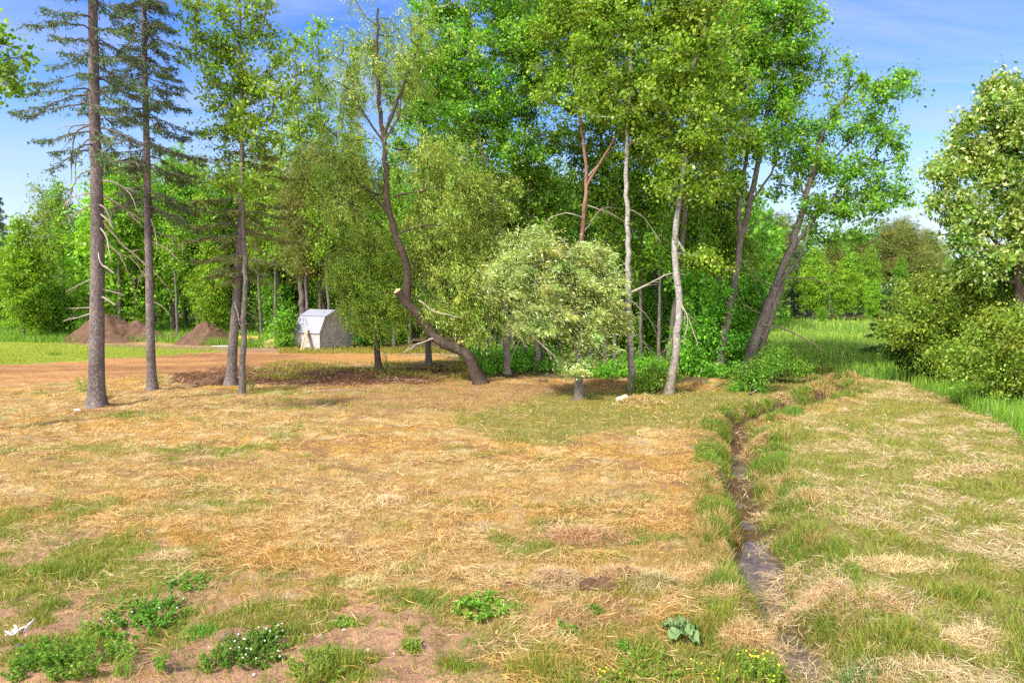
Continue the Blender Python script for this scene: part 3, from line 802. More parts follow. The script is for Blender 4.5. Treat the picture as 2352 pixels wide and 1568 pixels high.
# the tall bare spruce at the left of the clearing
Y = gy(932)
conifer_tree('spruce_tree', 'tallest grey-trunked spruce with pale dead branch stubs, first trunk from the lawn side', [(222, 934), (222, 780), (224, 600), (222, 420), (218, 300), (215, 150), (213, 0), (212, -330)], Y, 0.25, 0.09, 330, -330,
    lambda t: 2.35 * (1 - 0.55 * t) * (0.75 + 0.25 * min(1, t * 8)), 31, density=1.7, gap=0.3, droop=0.42, whorl=0.5, needle=(0.12, 0.03), dead=[
    ([(223, 467), (241, 478, -.2), (260, 518, -.3)], .028, 0, W_), ([(226, 489), (249, 507, -.3), (262, 526, -.4)], .026, 1, W_), ([(225, 516), (245, 547, -.3), (254, 602, -.4)], .024, 1, W_),
    ([(229, 606), (246, 615, -.2), (263, 627, -.3)], .03, 1, W_), ([(224, 570), (230, 600, -.4), (237, 610, -.5)], .02, 0, W_), ([(236, 664), (260, 670), (287, 678)], .022, 0, W_),
    ([(232, 681), (250, 690, -.3), (265, 702, -.4)], .03, 1, W_), ([(210, 719), (179, 729), (146, 737)], .018, 2, W_), ([(210, 706), (180, 707), (155, 709)], .014, 2, W_),
    ([(210, 287), (180, 300), (165, 345), (163, 404)], .024, 3, B_), ([(210, 287), (170, 290), (156, 307), (160, 330)], .018, 2, B_), ([(213, 316), (188, 333), (174, 366), (173, 407)], .02, 4, B_),
    ([(228, 293), (267, 303), (300, 320), (330, 338)], .026, 3, B_), ([(228, 318), (273, 321), (330, 334)], .022, 3, B_), ([(230, 372), (283, 373), (313, 374), (318, 388)], .026, 2, B_),
    ([(232, 415), (267, 420), (300, 447), (320, 494)], .026, 3, W_), ([(232, 448), (280, 475), (333, 512)], .026, 4, B_), ([(214, 443), (167, 453), (147, 474)], .02, 3, W_),
    ([(213, 470), (180, 486), (140, 515)], .018, 3, B_), ([(236, 449), (285, 478), (329, 522)], .03, 3, B_), ([(236, 507), (278, 558), (311, 588), (346, 618)], .03, 5, B_),
    ([(233, 560), (270, 580), (300, 640)], .02, 4, B_), ([(212, 640), (180, 655), (150, 672)], .014, 2, W_), ([(212, 390), (185, 400), (165, 430), (160, 470)], .018, 4, B_), ([(231, 350), (262, 372), (285, 420)], .018, 3, B_)])

Y = gy(898)
conifer_tree('spruce_tree', 'slimmer spruce with dense drooping sprays, second trunk from the lawn side', [(350, 900), (346, 800), (343, 640), (340, 500), (338, 380), (333, 200), (330, 0), (328, -240)], Y, 0.165, 0.06, 480, -230,
    lambda t: 2.15 * (1 - 0.62 * t), 37, density=2.0, gap=0.18, needle=(0.12, 0.03), droop=0.34, whorl=0.42, dead=[
    ([(346, 500), (358, 540, -.3), (362, 580, -.4)], .018, 1, W_), ([(348, 555), (380, 570), (414, 600)], .016, 2, W_), ([(344, 640), (325, 620), (300, 590)], .018, 3, B_),
    ([(346, 530), (390, 545), (430, 585)], .02, 4, B_), ([(342, 600), (318, 650), (308, 700)], .016, 4, B_), ([(350, 620), (385, 660), (400, 700)], .016, 4, B_), ([(347, 690), (375, 705), (395, 730)], .012, 2, W_)])

Y = gy(884)
conifer_tree('spruce_tree', 'spruce with dark brownish flat sprays and a stout leaning trunk beside the slim aspen', [(530, 886), (536, 780), (545, 660), (550, 560), (554, 460), (556, 330), (556, 200)], Y, 0.205, 0.05, 640, 190,
    lambda t: 2.9 * (1 - 0.75 * t) * (0.45 + 0.55 * min(1, t * 4)), 41, density=1.1, gap=0.25, needle=(0.16, 0.04), droop=0.2, hang=0.25, whorl=0.5,
    cols=[(0.13, 0.165, 0.045), (0.17, 0.2, 0.05), (0.2, 0.14, 0.07), (0.13, 0.21, 0.045)], dead=[
    ([(538, 690, -.1), (546, 720, -.3), (549, 745, -.3)], .03, 1, W_), ([(542, 730), (560, 736, -.2), (568, 744, -.3)], .024, 0, W_), ([(541, 755), (560, 766), (592, 783)], .024, 1, W_),
    ([(548, 600), (600, 630), (640, 680)], .02, 5, B_), ([(546, 640), (500, 655), (470, 690)], .018, 4, B_), ([(550, 560), (610, 580), (680, 640)], .022, 5, B_), ([(545, 700), (590, 730), (640, 745)], .016, 3, B_)])

Y = gy(904)
ASP = ASPEN
tree('aspen_tree', 'slim straight aspen with a tall dark green crown, close beside the stout leaning spruce trunk', (555, 906), Y,
    [([(555, 906), (559, 780), (563, 640), (558, 480), (553, 300), (551, 120), (548, -60), (548, -200)], .11, .03)],
    blobs_of([(548, 60, 95, 100), (560, 200, 115, 85), (520, 300, 75, 55), (600, 320, 75, 50), (545, -70, 80, 90), (500, 150, 60, 80), (620, 150, 60, 70), (640, 230, 45, 50), (470, 90, 35, 60), (560, 410, 60, 45)], Y, 0.36), ASPEN_D, 'grey_bark', seed=3)

# overhanging twigs of a tree standing outside the picture on the left
Y = 17.0
tree('maple_tree', 'leafy branches reaching in from the side high above the lawn', (-330, 1080), Y,
    [([(-330, 1080), (-320, 700), (-310, 300), (-300, -50)], .2, .06), ([(-312, 350), (-200, 240), (-80, 170), (10, 130)], .06, .012)],
    blobs_of([(-10, 130, 60, 55), (5, 200, 45, 40), (-100, 180, 80, 90), (-40, 60, 50, 40)], Y, 0.8), dict(ASPEN_D, n=30), 'grey_bark', seed=4)

# the two small trunks by the shed
Y = gy(857)
tree('willow_tree', 'bright green bushy willow on a dark straight trunk, covering the end of the shed', (870, 858), Y,
    [([(870, 858), (866, 780), (866, 700), (862, 600), (860, 540)], .155, .05)],
    blobs_of([(835, 610, 80, 70), (825, 680, 50, 50), (880, 670, 75, 75), (785, 630, 40, 45), (850, 560, 60, 50), (920, 700, 60, 60), (845, 745, 35, 30)], Y, 1.0), dict(WILLOW, n=80, cols=[(0.24, 0.4, 0.05), (0.17, 0.3, 0.04), (0.32, 0.46, 0.09), (0.33, 0.34, 0.09)]), 'willow_bark', mat='willowleaf', seed=5,
    dead=[([(862, 720), (848, 716), (838, 704)], .02, 2, W_), ([(872, 720), (884, 712), (890, 700)], .02, 1, W_)])
Y = gy(839)
tree('aspen_tree', 'pale grey trunk standing by the sand track behind the leaning willow', (984, 840), Y,
    [([(984, 840), (982, 760), (979, 690), (975, 600), (972, 450), (970, 300)], .15, .04)],
    blobs_of([(965, 330, 80, 110), (985, 470, 75, 80), (950, 200, 60, 80)], Y, 0.7), ASPEN_D, 'grey_bark', seed=6, start=0.5)

# the leaning willow with the sawn limb
Y = gy(881)
root, b = tree('willow_tree', 'big leaning crooked willow with a sawn-off limb stub and airy pale crown', (1105, 884), Y,
    [([(1105, 884), (1090, 845), (1072, 812), (1040, 796), (1006, 780), (985, 756), (958, 718), (935, 690), (938, 645), (928, 590), (905, 530), (890, 470), (886, 390), (882, 325), (872, 260), (868, 180), (866, 90), (868, 20)], .25, .04),
     ([(880, 318), (905, 250), (930, 190), (960, 110)], .085, .03), ([(884, 330), (830, 250), (805, 170)], .05, .02), ([(885, 320), (915, 270), (925, 200)], .05, .015),
     ([(900, 500), (850, 440), (790, 400)], .075, .03), ([(908, 540), (960, 520), (1020, 515)], .05, .02), ([(1006, 780), (1060, 775), (1110, 765)], .07, .025), ([(905, 450), (960, 440), (1010, 430)], .05, .02),
     ([(990, 762, .5), (1050, 650, 1.4), (1090, 540, 2), (1110, 420, 2)], .1, .03)],
    blobs_of([(868, 70, 75, 70, .9, .8), (830, 160, 75, 75, .6), (940, 130, 70, 80, .6), (795, 250, 55, 80, .3), (965, 70, 50, 50, .3), (915, 220, 70, 60, 1.2, .9)], Y, 0.55) +
    blobs_of([(790, 370, 75, 60, .2), (780, 460, 65, 65, 0), (735, 400, 50, 55, 0), (975, 360, 80, 70, .6), (850, 420, 60, 60, 1.5, .9), (1045, 380, 60, 60, .8)], Y, 0.85) +
    blobs_of([(1020, 480, 95, 80, 1.4), (1070, 560, 90, 90, 1.5), (1010, 610, 75, 80, 1.2), (1080, 680, 80, 70, 1), (1035, 720, 70, 45, 0.9), (975, 560, 45, 70, 1.2, 1), (1100, 740, 60, 40, .6), (1110, 460, 70, 70, 2), (1090, 620, 60, 60, 1)], Y, 1.15),
    dict(WILLOW, n=70), 'willow_bark', mat='willowleaf', seed=7, start=0.45, dead=[([(1000, 775, -.1), (960, 790, -.3), (925, 810, -.3)], .03, 2, W_), ([(962, 690, -.2), (1000, 715, -.4), (1060, 730, -.4)], .028, 1, W_)])
p1 = at(936, 700, Y) - b; p0 = at(913, 668, Y - 0.12) - b
T = Tubes(); pth = np.stack([p1 + (p0 - p1) * t for t in (0, .35, .7, 1)]); T.add(pth, [.2, .19, .175, .17], 12, cap=False)
cl = link('cut_limb', T.mesh('cut_limb', M['willow_bark'], 0), root)
d = norm(p0 - p1); T = Tubes(); T.add(np.stack([p0 - d * 0.02, p0 + d * 0.012]), [.168, .15], 12); link('cut_face', T.mesh('cut_face', M['cutwood'], 0), cl)
for q, rr in (((1054, 786), .07), ((1062, 784), .05)):
    c0 = at(q[0], q[1], Y - 0.26) - b; T = Tubes(); T.add(np.stack([c0 + np.array([0, .2, -.05]), c0]), [rr, rr], 9); link('cut_knot', T.mesh('cut_knot', M['cutwood'], 0), root)

# the silvery wind-blown willow
Y = gy(915)
tree('willow_tree', 'small round willow with silvery wind-blown leaves, alone in front of the wood', (1330, 918), Y,
    [([(1330, 918), (1332, 860), (1325, 780), (1322, 720), (1318, 640), (1310, 580)], .15, .05), ([(1325, 790), (1260, 770), (1200, 740)], .05, .02), ([(1322, 740), (1390, 690), (1410, 640)], .05, .02), ([(1324, 830), (1372, 800), (1385, 770)], .04, .015)],
    blobs_of([(1220, 590, 75, 50), (1170, 640, 45, 35), (1190, 690, 70, 45), (1290, 650, 80, 55), (1370, 620, 55, 45), (1385, 690, 45, 55), (1260, 740, 75, 45), (1200, 745, 35, 25), (1350, 760, 60, 50), (1320, 830, 40, 32), (1235, 560, 40, 24), (1365, 585, 35, 28), (1390, 740, 35, 40), (1140, 620, 20, 16)], Y, 0.95), SILVER, 'grey_bark', mat='willowleaf', seed=8, start=0.1,
    dead=[([(1220, 770, -.5), (1270, 815, -.6), (1282, 850, -.6)], .018, 3, W_), ([(1190, 760, -.3), (1205, 790, -.4), (1215, 800, -.4)], .014, 2, W_)])

# the aspens of the wood edge
Y = gy(896)
tree('aspen_tree', 'straight white-barked aspen just behind the silvery willow', (1450, 897), Y,
    [([(1450, 897), (1449, 800), (1444, 690), (1442, 560), (1439, 430), (1441, 320), (1446, 200), (1450, 60), (1452, -140)], .135, .035)],
    blobs_of([(1430, 100, 105, 95), (1450, -70, 100, 100), (1490, 230, 70, 70), (1400, 220, 70, 60), (1470, 330, 45, 40), (1370, 30, 60, 70)], Y, 0.9), ASPEN, 'aspen_bark', seed=9, start=0.55,
    dead=[([(1448, 672), (1490, 652), (1540, 628), (1580, 632)], .035, 4, W_), ([(1450, 690), (1490, 730), (1510, 770)], .014, 3, W_), ([(1450, 750), (1490, 800), (1540, 830)], .014, 4, W_), ([(1443, 480), (1480, 500), (1520, 560)], .016, 4, W_), ([(1446, 780), (1425, 830), (1405, 845)], .014, 3, W_)])
Y = gy(905)
tree('aspen_tree', 'white-barked aspen with a kinked leaning trunk and mossy lower bark', (1535, 906), Y,
    [([(1535, 906), (1549, 840), (1556, 760), (1561, 690), (1553, 610), (1549, 550), (1558, 480), (1568, 400), (1580, 300), (1590, 220), (1596, 140), (1620, 40), (1630, -140)], .155, .035), ([(1590, 230), (1570, 190), (1540, 120)], .05, .02), ([(1592, 200), (1640, 150), (1670, 60)], .05, .02)],
    blobs_of([(1600, 100, 105, 95), (1560, 210, 90, 75), (1640, 230, 80, 75), (1600, 330, 95, 60), (1560, 410, 60, 50), (1640, 420, 60, 45), (1620, -60, 100, 100), (1550, 10, 70, 70), (1590, 590, 35, 25), (1640, 610, 40, 28)], Y, 0.9), ASPEN, 'aspen_bark', seed=10, start=0.35,
    dead=[([(1560, 690, -.1), (1585, 740, -.4), (1605, 800, -.5)], .02, 5, W_), ([(1560, 700, -.1), (1580, 730, -.5), (1570, 790, -.6)], .016, 4, W_), ([(1553, 580), (1590, 588), (1640, 600)], .02, 2, W_), ([(1556, 760), (1530, 800), (1500, 830)], .016, 4, B_)])
Y = gy(852)
tree('aspen_tree', 'grey furrowed aspen trunk close behind the kinked white one', (1530, 856), Y,
    [([(1530, 856), (1545, 760), (1560, 640), (1572, 500), (1578, 380), (1580, 200), (1575, 20)], .19, .05)],
    blobs_of([(1530, 330, 85, 80, 1), (1500, 430, 60, 60, 1), (1560, 150, 90, 100, 1), (1490, 180, 80, 90, 2), (1530, -20, 90, 90, 2)], Y, 0.8), ASPEN_D, 'grey_bark', seed=12, start=0.4)
Y = gy(864)
tree('aspen_tree', 'brown-barked aspen forking into two stems at mid height, left of the big leaning tree', (1650, 866), Y,
    [([(1650, 866), (1662, 780), (1678, 700), (1692, 620), (1702, 550), (1722, 470), (1740, 380), (1760, 270), (1786, 150), (1812, 20), (1822, -130)], .19, .035), ([(1700, 560), (1698, 480), (1712, 390), (1716, 280), (1708, 150), (1700, 0)], .11, .03), ([(1726, 460), (1770, 400), (1800, 300), (1840, 180)], .06, .018)],
    blobs_of([(1740, 60, 100, 90), (1800, 130, 65, 85), (1700, 190, 85, 85), (1790, 260, 65, 70), (1690, 320, 65, 50), (1830, 60, 42, 60), (1740, -70, 110, 90), (1760, 340, 50, 35), (1680, 60, 60, 80), (1845, 150, 28, 45), (1680, 420, 45, 35)], Y, 0.85), ASPEN, 'grey_bark', seed=13, start=0.45,
    dead=[([(1705, 540), (1760, 500), (1820, 490)], .02, 4, B_), ([(1715, 490), (1760, 450), (1810, 420)], .016, 4, B_), ([(1700, 590), (1730, 640), (1745, 680)], .02, 2, B_)])
Y = gy(866)
tree('aspen_tree', 'big leaning forked aspen at the meadow edge with a see-through crown', (1712, 868), Y,
    [([(1712, 868), (1728, 800), (1752, 735), (1780, 660), (1812, 580), (1840, 500), (1860, 420), (1882, 330), (1900, 285), (1945, 215), (1985, 170)], .26, .03), ([(1735, 866), (1752, 790), (1772, 720), (1796, 650)], .16, .14), ([(1786, 655, -.2), (1822, 610, -.4), (1846, 575, -.5)], .1, .05), ([(1815, 575), (1865, 510), (1915, 450), (1960, 400), (2020, 340)], .1, .025), ([(1865, 410), (1930, 350), (2000, 270), (2050, 220)], .06, .015), ([(1850, 460), (1830, 400), (1800, 350)], .05, .015), ([(1915, 450), (1980, 460), (2040, 440)], .04, .012)],
    blobs_of([(1950, 225, 65, 45), (2035, 215, 50, 38), (1900, 290, 60, 40), (1985, 300, 60, 35), (1880, 380, 85, 45), (1960, 390, 70, 50), (2050, 330, 40, 40), (2040, 410, 50, 35), (1900, 470, 75, 40), (1990, 470, 70, 40), (1935, 530, 60, 35), (1925, 160, 28, 22), (1830, 330, 35, 35), (2080, 180, 18, 14), (1820, 420, 40, 30), (2065, 460, 25, 18)], Y, 0.95), dict(ASPEN_D, n=44, s=0.22, sparse=0.15), 'grey_bark', seed=14, start=0.6,
    dead=[([(1750, 745, -.3), (1800, 755, -.6), (1870, 790, -.8), (1895, 810, -.8)], .03, 6, B_), ([(1745, 770, -.2), (1770, 795, -.4), (1782, 830, -.4)], .03, 3, B_), ([(1800, 640, -.3), (1860, 640, -.6), (1930, 660, -.8)], .02, 6, B_), ([(1846, 578, -.5), (1855, 540, -.5), (1858, 510, -.5)], .02, 3, W_), ([(1755, 725), (1700, 690), (1690, 640)], .018, 4, B_), ([(1780, 660), (1745, 640), (1720, 600)], .03, 3, B_)])
Y = 29.0
tree('aspen_tree', 'reddish half-bare tree with bare forking limbs rising behind the silvery willow', (1322, 872), Y,
    [([(1322, 872), (1328, 720), (1333, 600), (1340, 500), (1347, 400), (1336, 300), (1325, 200), (1305, 90), (1300, 0)], .14, .03), ([(1345, 430), (1400, 340), (1450, 260), (1495, 190), (1520, 120)], .07, .02), ([(1330, 270), (1360, 170), (1370, 60)], .05, .015)],
    blobs_of([(1310, 90, 80, 90), (1280, 220, 60, 70), (1370, 180, 55, 70), (1300, -60, 90, 90), (1340, 20, 70, 60)], Y, 0.75), ASPEN, 'red_bark', seed=15, start=0.6,
    dead=[([(1340, 500), (1300, 490), (1265, 500), (1250, 520)], .02, 5, W_), ([(1345, 470), (1400, 490), (1440, 510)], .02, 5, W_), ([(1347, 410), (1420, 330), (1480, 300)], .025, 5, W_), ([(1333, 600), (1300, 560), (1280, 540)], .03, 3, W_), ([(1338, 540), (1380, 480), (1420, 480)], .018, 4, W_)])
Y = 31.0
tree('aspen_tree', 'pale crooked twin-stemmed aspen showing above the willow foliage', (1165, 856), Y,
    [([(1165, 856), (1160, 700), (1152, 560), (1140, 490), (1124, 420), (1105, 350), (1090, 250), (1082, 120), (1080, -60)], .16, .035), ([(1150, 560), (1136, 480), (1118, 390), (1130, 300), (1160, 200), (1180, 60)], .09, .025)],
    blobs_of([(1080, 130, 85, 95), (1040, 260, 80, 70), (1150, 230, 80, 75), (1180, 90, 75, 85), (1090, -40, 100, 90), (1010, 150, 60, 80), (1160, 340, 65, 55), (1060, 350, 60, 45), (1000, 40, 60, 70)], Y, 0.95), ASPEN, 'aspen_bark', seed=16, start=0.5,
    dead=[([(1122, 400), (1090, 405), (1060, 400)], .03, 2, W_), ([(1124, 410), (1095, 415), (1058, 408)], .02, 2, B_)])
Y = 33.0
tree('aspen_tree', 'slim pale aspen whose upper stem shows left of the reddish bare tree', (1235, 850), Y,
    [([(1235, 850), (1228, 640), (1215, 430), (1205, 280), (1203, 160), (1205, 20), (1208, -120)], .13, .03)],
    blobs_of([(1215, 60, 80, 90), (1240, 190, 70, 70), (1190, -50, 90, 90), (1250, 320, 65, 60), (1210, 400, 60, 45), (1260, 460, 75, 70), (1200, 520, 70, 60)], Y, 0.9), ASPEN, 'aspen_bark', seed=17, start=0.5)
Y = 34.0
tree('aspen_tree', 'dark-stemmed aspen in the wood between the reddish bare tree and the straight white one', (1392, 846), Y,
    [([(1392, 846), (1390, 640), (1385, 450), (1380, 300), (1378, 120), (1375, -80)], .15, .03)],
    blobs_of([(1380, 120, 80, 90), (1400, 260, 75, 70), (1370, 450, 70, 60), (1440, 470, 50, 50), (1350, 350, 60, 55), (1420, 400, 55, 45), (1390, -40, 90, 90)], Y, 0.85), ASPEN_D, 'grey_bark', seed=18, start=0.5)
Y = 35.0
tree('aspen_tree', 'tall leafy aspen filling the canopy behind the forked brown-barked one', (1640, 842), Y,
    [([(1640, 842), (1650, 600), (1655, 400), (1660, 200), (1665, 0), (1665, -120)], .16, .03)],
    blobs_of([(1660, 60, 80, 90), (1655, 200, 75, 75), (1640, 330, 70, 65), (1720, 30, 60, 80), (1650, 450, 60, 45), (1620, 530, 70, 60), (1690, 560, 60, 60)], Y, 0.9), ASPEN_D, 'grey_bark', seed=19, start=0.4)

# the pale-leaved maple on the right
Y = 25.5
tree('maple_tree', 'large maple with whitish upturned leaves and bare twigs poking from its top', (2352, 896), Y,
    [([(2352, 896), (2344, 760), (2337, 640), (2332, 520), (2330, 420), (2345, 310), (2362, 220)], .25, .05), ([(2335, 600), (2290, 560), (2240, 500), (2195, 440)], .08, .02), ([(2332, 480), (2280, 430), (2220, 380), (2190, 330)], .07, .02), ([(2331, 440), (2300, 340), (2285, 250)], .06, .02), ([(2340, 650), (2290, 640), (2230, 600), (2180, 560)], .08, .02), ([(2336, 560), (2400, 470), (2440, 380)], .09, .03)],
    blobs_of([(2310, 225, 65, 45), (2375, 200, 70, 50), (2255, 270, 55, 40), (2235, 350, 60, 42), (2320, 320, 75, 50), (2185, 380, 45, 32), (2290, 410, 75, 50), (2195, 460, 50, 35), (2250, 500, 60, 38), (2330, 500, 60, 50), (2170, 400, 35, 25), (2200, 545, 50, 25), (2290, 590, 55, 35), (2240, 625, 55, 28), (2390, 330, 80, 70), (2400, 480, 80, 70), (2400, 600, 70, 60), (2450, 250, 80, 80)], Y, 1.15), SILVERMAPLE, 'willow_bark', seed=20, start=0.4,
    dead=[([(2300, 290), (2240, 285), (2165, 280)], .014, 1, W_), ([(2325, 225), (2310, 175), (2300, 130)], .014, 5, B_), ([(2225, 310), (2195, 280), (2172, 245)], .012, 4, B_), ([(2280, 470), (2220, 440), (2180, 430)], .014, 3, B_), ([(2352, 500), (2290, 470), (2200, 480)], .02, 5, W_), ([(2330, 590), (2290, 520), (2270, 470)], .016, 5, W_)])

# ------------------------------------------------------------------ shrubs
def shrub(name, label, px, py, Y, blobs, leaf, seed, group=None, k=1.0, stems=5, cat='shrub'):
    rng = np.random.default_rng(seed)
    b = at(px, py, Y); b[2] = gz(b[0], b[1]) - 0.03
    bl = satellites([blob(a, c, rx, ry, Y, dY=(e[0] if e else 0), k=KB * k) for a, c, rx, ry, *e in blobs], rng, 3, 0.42)
    tr = []
    for i in range(stems):
        c, r, n = bl[i % len(bl)]
        e = c + rng.normal(0, 0.3, 3) * np.asarray(r); st = b + np.array([rng.normal(0, .15), rng.normal(0, .15), 0]); mid = (st * 0.6 + e * 0.4) + np.array([0, 0, 0.25])
        tr.append(([st, mid, e], 0.04, 0.012))
    T, cl = grow(tr, bl, leaf, rng, 0.006, 0.15)
    root = empty(name, b, label, cat, group)
    link('stems', T.mesh('stems', M['willow_bark'], b), root)
    link('foliage', crown_mesh('foliage', cl, leaf, rng, b, M['leaf']), root)

shrub('hawthorn_shrub', 'widest green thicket bush beside the meadow, in front of the pale maple', 2200, 872, 27.5, [(2180, 690, 85, 55), (2120, 740, 65, 45), (2220, 750, 80, 60), (2270, 690, 70, 55), (2150, 800, 60, 38), (2230, 820, 70, 45), (2095, 690, 45, 35), (2190, 640, 55, 28), (2060, 755, 35, 30), (2250, 640, 50, 30)], SHRUB, 51, k=1.3, stems=9)
shrub('hawthorn_shrub', 'yellow-green low bush overhanging the tall grass at the edge of the ditch field', 2330, 925, 22.5, [(2320, 820, 75, 45), (2255, 800, 55, 38), (2345, 760, 70, 45), (2215, 845, 40, 30), (2310, 880, 60, 25), (2400, 820, 70, 70), (2280, 750, 40, 28), (2345, 870, 40, 30)], dict(SHRUB, cols=[(0.17, 0.25, 0.03), (0.24, 0.32, 0.045), (0.10, 0.17, 0.02), (0.38, 0.42, 0.16)]), 52, k=1.3, stems=8)
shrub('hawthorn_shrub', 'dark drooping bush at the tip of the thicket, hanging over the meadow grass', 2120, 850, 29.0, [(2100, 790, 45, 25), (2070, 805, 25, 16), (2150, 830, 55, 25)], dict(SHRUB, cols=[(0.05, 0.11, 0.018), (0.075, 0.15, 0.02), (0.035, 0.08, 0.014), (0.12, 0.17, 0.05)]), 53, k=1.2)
shrub('elder_bush', 'tall bush behind the thicket at the foot of the pale maple', 2345, 850, 30.0, [(2350, 680, 80, 60), (2290, 650, 55, 40), (2400, 720, 80, 70)], SHRUB, 54, k=1.1)
shrub('nettle_clump', 'leafy green clump between the feet of the two white aspens', 1498, 898, 25.4, [(1490, 872, 38, 20), (1530, 860, 30, 16), (1470, 885, 20, 12)], NETTLE, 55, k=2.2, cat='plants')
shrub('bramble_bush', 'leafy bush below the big leaning aspen, at the end of the dry ditch', 1725, 895, 25.8, [(1715, 868, 40, 22), (1690, 885, 28, 18), (1755, 850, 40, 25), (1735, 900, 22, 14)], NETTLE, 56, k=2.0)
shrub('bramble_bush', 'dense green bush where the meadow meets the leaning aspen', 1790, 862, 28.0, [(1790, 836, 45, 24), (1830, 846, 35, 18), (1765, 815, 30, 25)], NETTLE, 57, k=2.0)
shrub('elder_bush', 'tall leafy bush between the forked aspen and the kinked white one', 1600, 850, 30.5, [(1600, 760, 50, 60), (1620, 690, 50, 50), (1590, 650, 40, 40), (1640, 790, 40, 45), (1580, 820, 35, 30)], dict(UNDER, n=50), 58, k=1.0)
shrub('elder_bush', 'tall leafy bush behind the forked aspen at the meadow corner', 1700, 835, 33.5, [(1700, 740, 45, 50), (1720, 680, 50, 50), (1670, 700, 40, 50), (1690, 800, 45, 30)], dict(UNDER, n=50), 59, k=1.0)
shrub('elder_bush', 'dark green bush leaning against the far side of the shed', 655, 806, 43.5, [(646, 772, 15, 28), (650, 738, 14, 20)], dict(UNDER, n=50), 60, k=1.6)
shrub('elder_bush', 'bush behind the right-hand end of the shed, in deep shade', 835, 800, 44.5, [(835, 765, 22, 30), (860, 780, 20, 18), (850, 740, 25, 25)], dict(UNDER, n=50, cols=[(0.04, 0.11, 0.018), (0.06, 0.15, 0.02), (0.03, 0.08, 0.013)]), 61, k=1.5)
rng = np.random.default_rng(70); Yt = 39.0; b = at(2058, 812, Yt); b[2] = gz(b[0], b[1])
T, V, idx, c = conifer([b, at(2056, 720, Yt), at(2054, 632, Yt)], .07, .015, b[2] + 0.3, at(0, 636, Yt)[2], lambda t: 1.7 * (1 - t) + 0.12, rng, whorl=0.22, density=1.7, gap=0.05, droop=0.1, hang=0.2, cols=[(0.07, 0.16, 0.03), (0.1, 0.2, 0.04), (0.05, 0.11, 0.025), (0.13, 0.23, 0.06)])
root = empty('spruce_tree', b, 'young pale green spruce at the tip of the bushes by the meadow', 'tree'); link('trunk', T.mesh('trunk', M['grey_bark'], b), root); link('crown', mesh_from('needles', V - b, 4, idx, M['needle'], c), root)

# ================================================================== THE WOOD BEHIND: seven kinds, copied
def kind_broad(seed, H, R, leaf, bark, low=0.25, nb=9, k=1.0, slim=1.0):
    rng = np.random.default_rng(seed)
    lean = rng.normal(0, 0.25, 2)
    tr = [([np.zeros(3), np.array([lean[0] * .4, lean[1] * .4, H * .5]), np.array([lean[0], lean[1], H * .93])], 0.012 * H, 0.02)]
    bl = []
    for i in range(nb):
        t = low + (0.95 - low) * (i + 0.5) / nb; a = i * 2.4 + rng.random()
        rr = R * slim * math.sin(math.pi * min(1, 0.18 + 0.8 * (t - low) / (1 - low))) ** 0.8
        off = rr * 0.5 * rng.random() ** 0.5
        r = np.array([rr * 0.62, rr * 0.62, rr * 0.5 + 0.5])
        bl.append((np.array([math.cos(a) * off + lean[0] * t, math.sin(a) * off + lean[1] * t, H * t]), r, int(k * 15 * (r[0] * r[1] * r[2]) ** 0.72) + 5))
    T, cl = grow(tr, bl, leaf, rng, 0.01, low * 0.8)
    return T.mesh('trunk', M[bark], 0), crown_mesh('crown', cl, leaf, rng, 0, M['leaf']), H

def kind_conifer(seed, H, R, cols, z0, **kw):
    rng = np.random.default_rng(seed)
    T, V, idx, c = conifer([np.zeros(3), np.array([.1, 0, H * .5]), np.array([0, 0, H])], H * .012, .02, H * z0, H * .98, lambda t: R * (1 - t) ** 0.8 + 0.15, rng, cols=cols, needle=(0.24, 0.065), **kw)
    return T.mesh('trunk', M['spruce_bark'], 0), mesh_from('needles', V, 4, idx, M['needle'], c), H

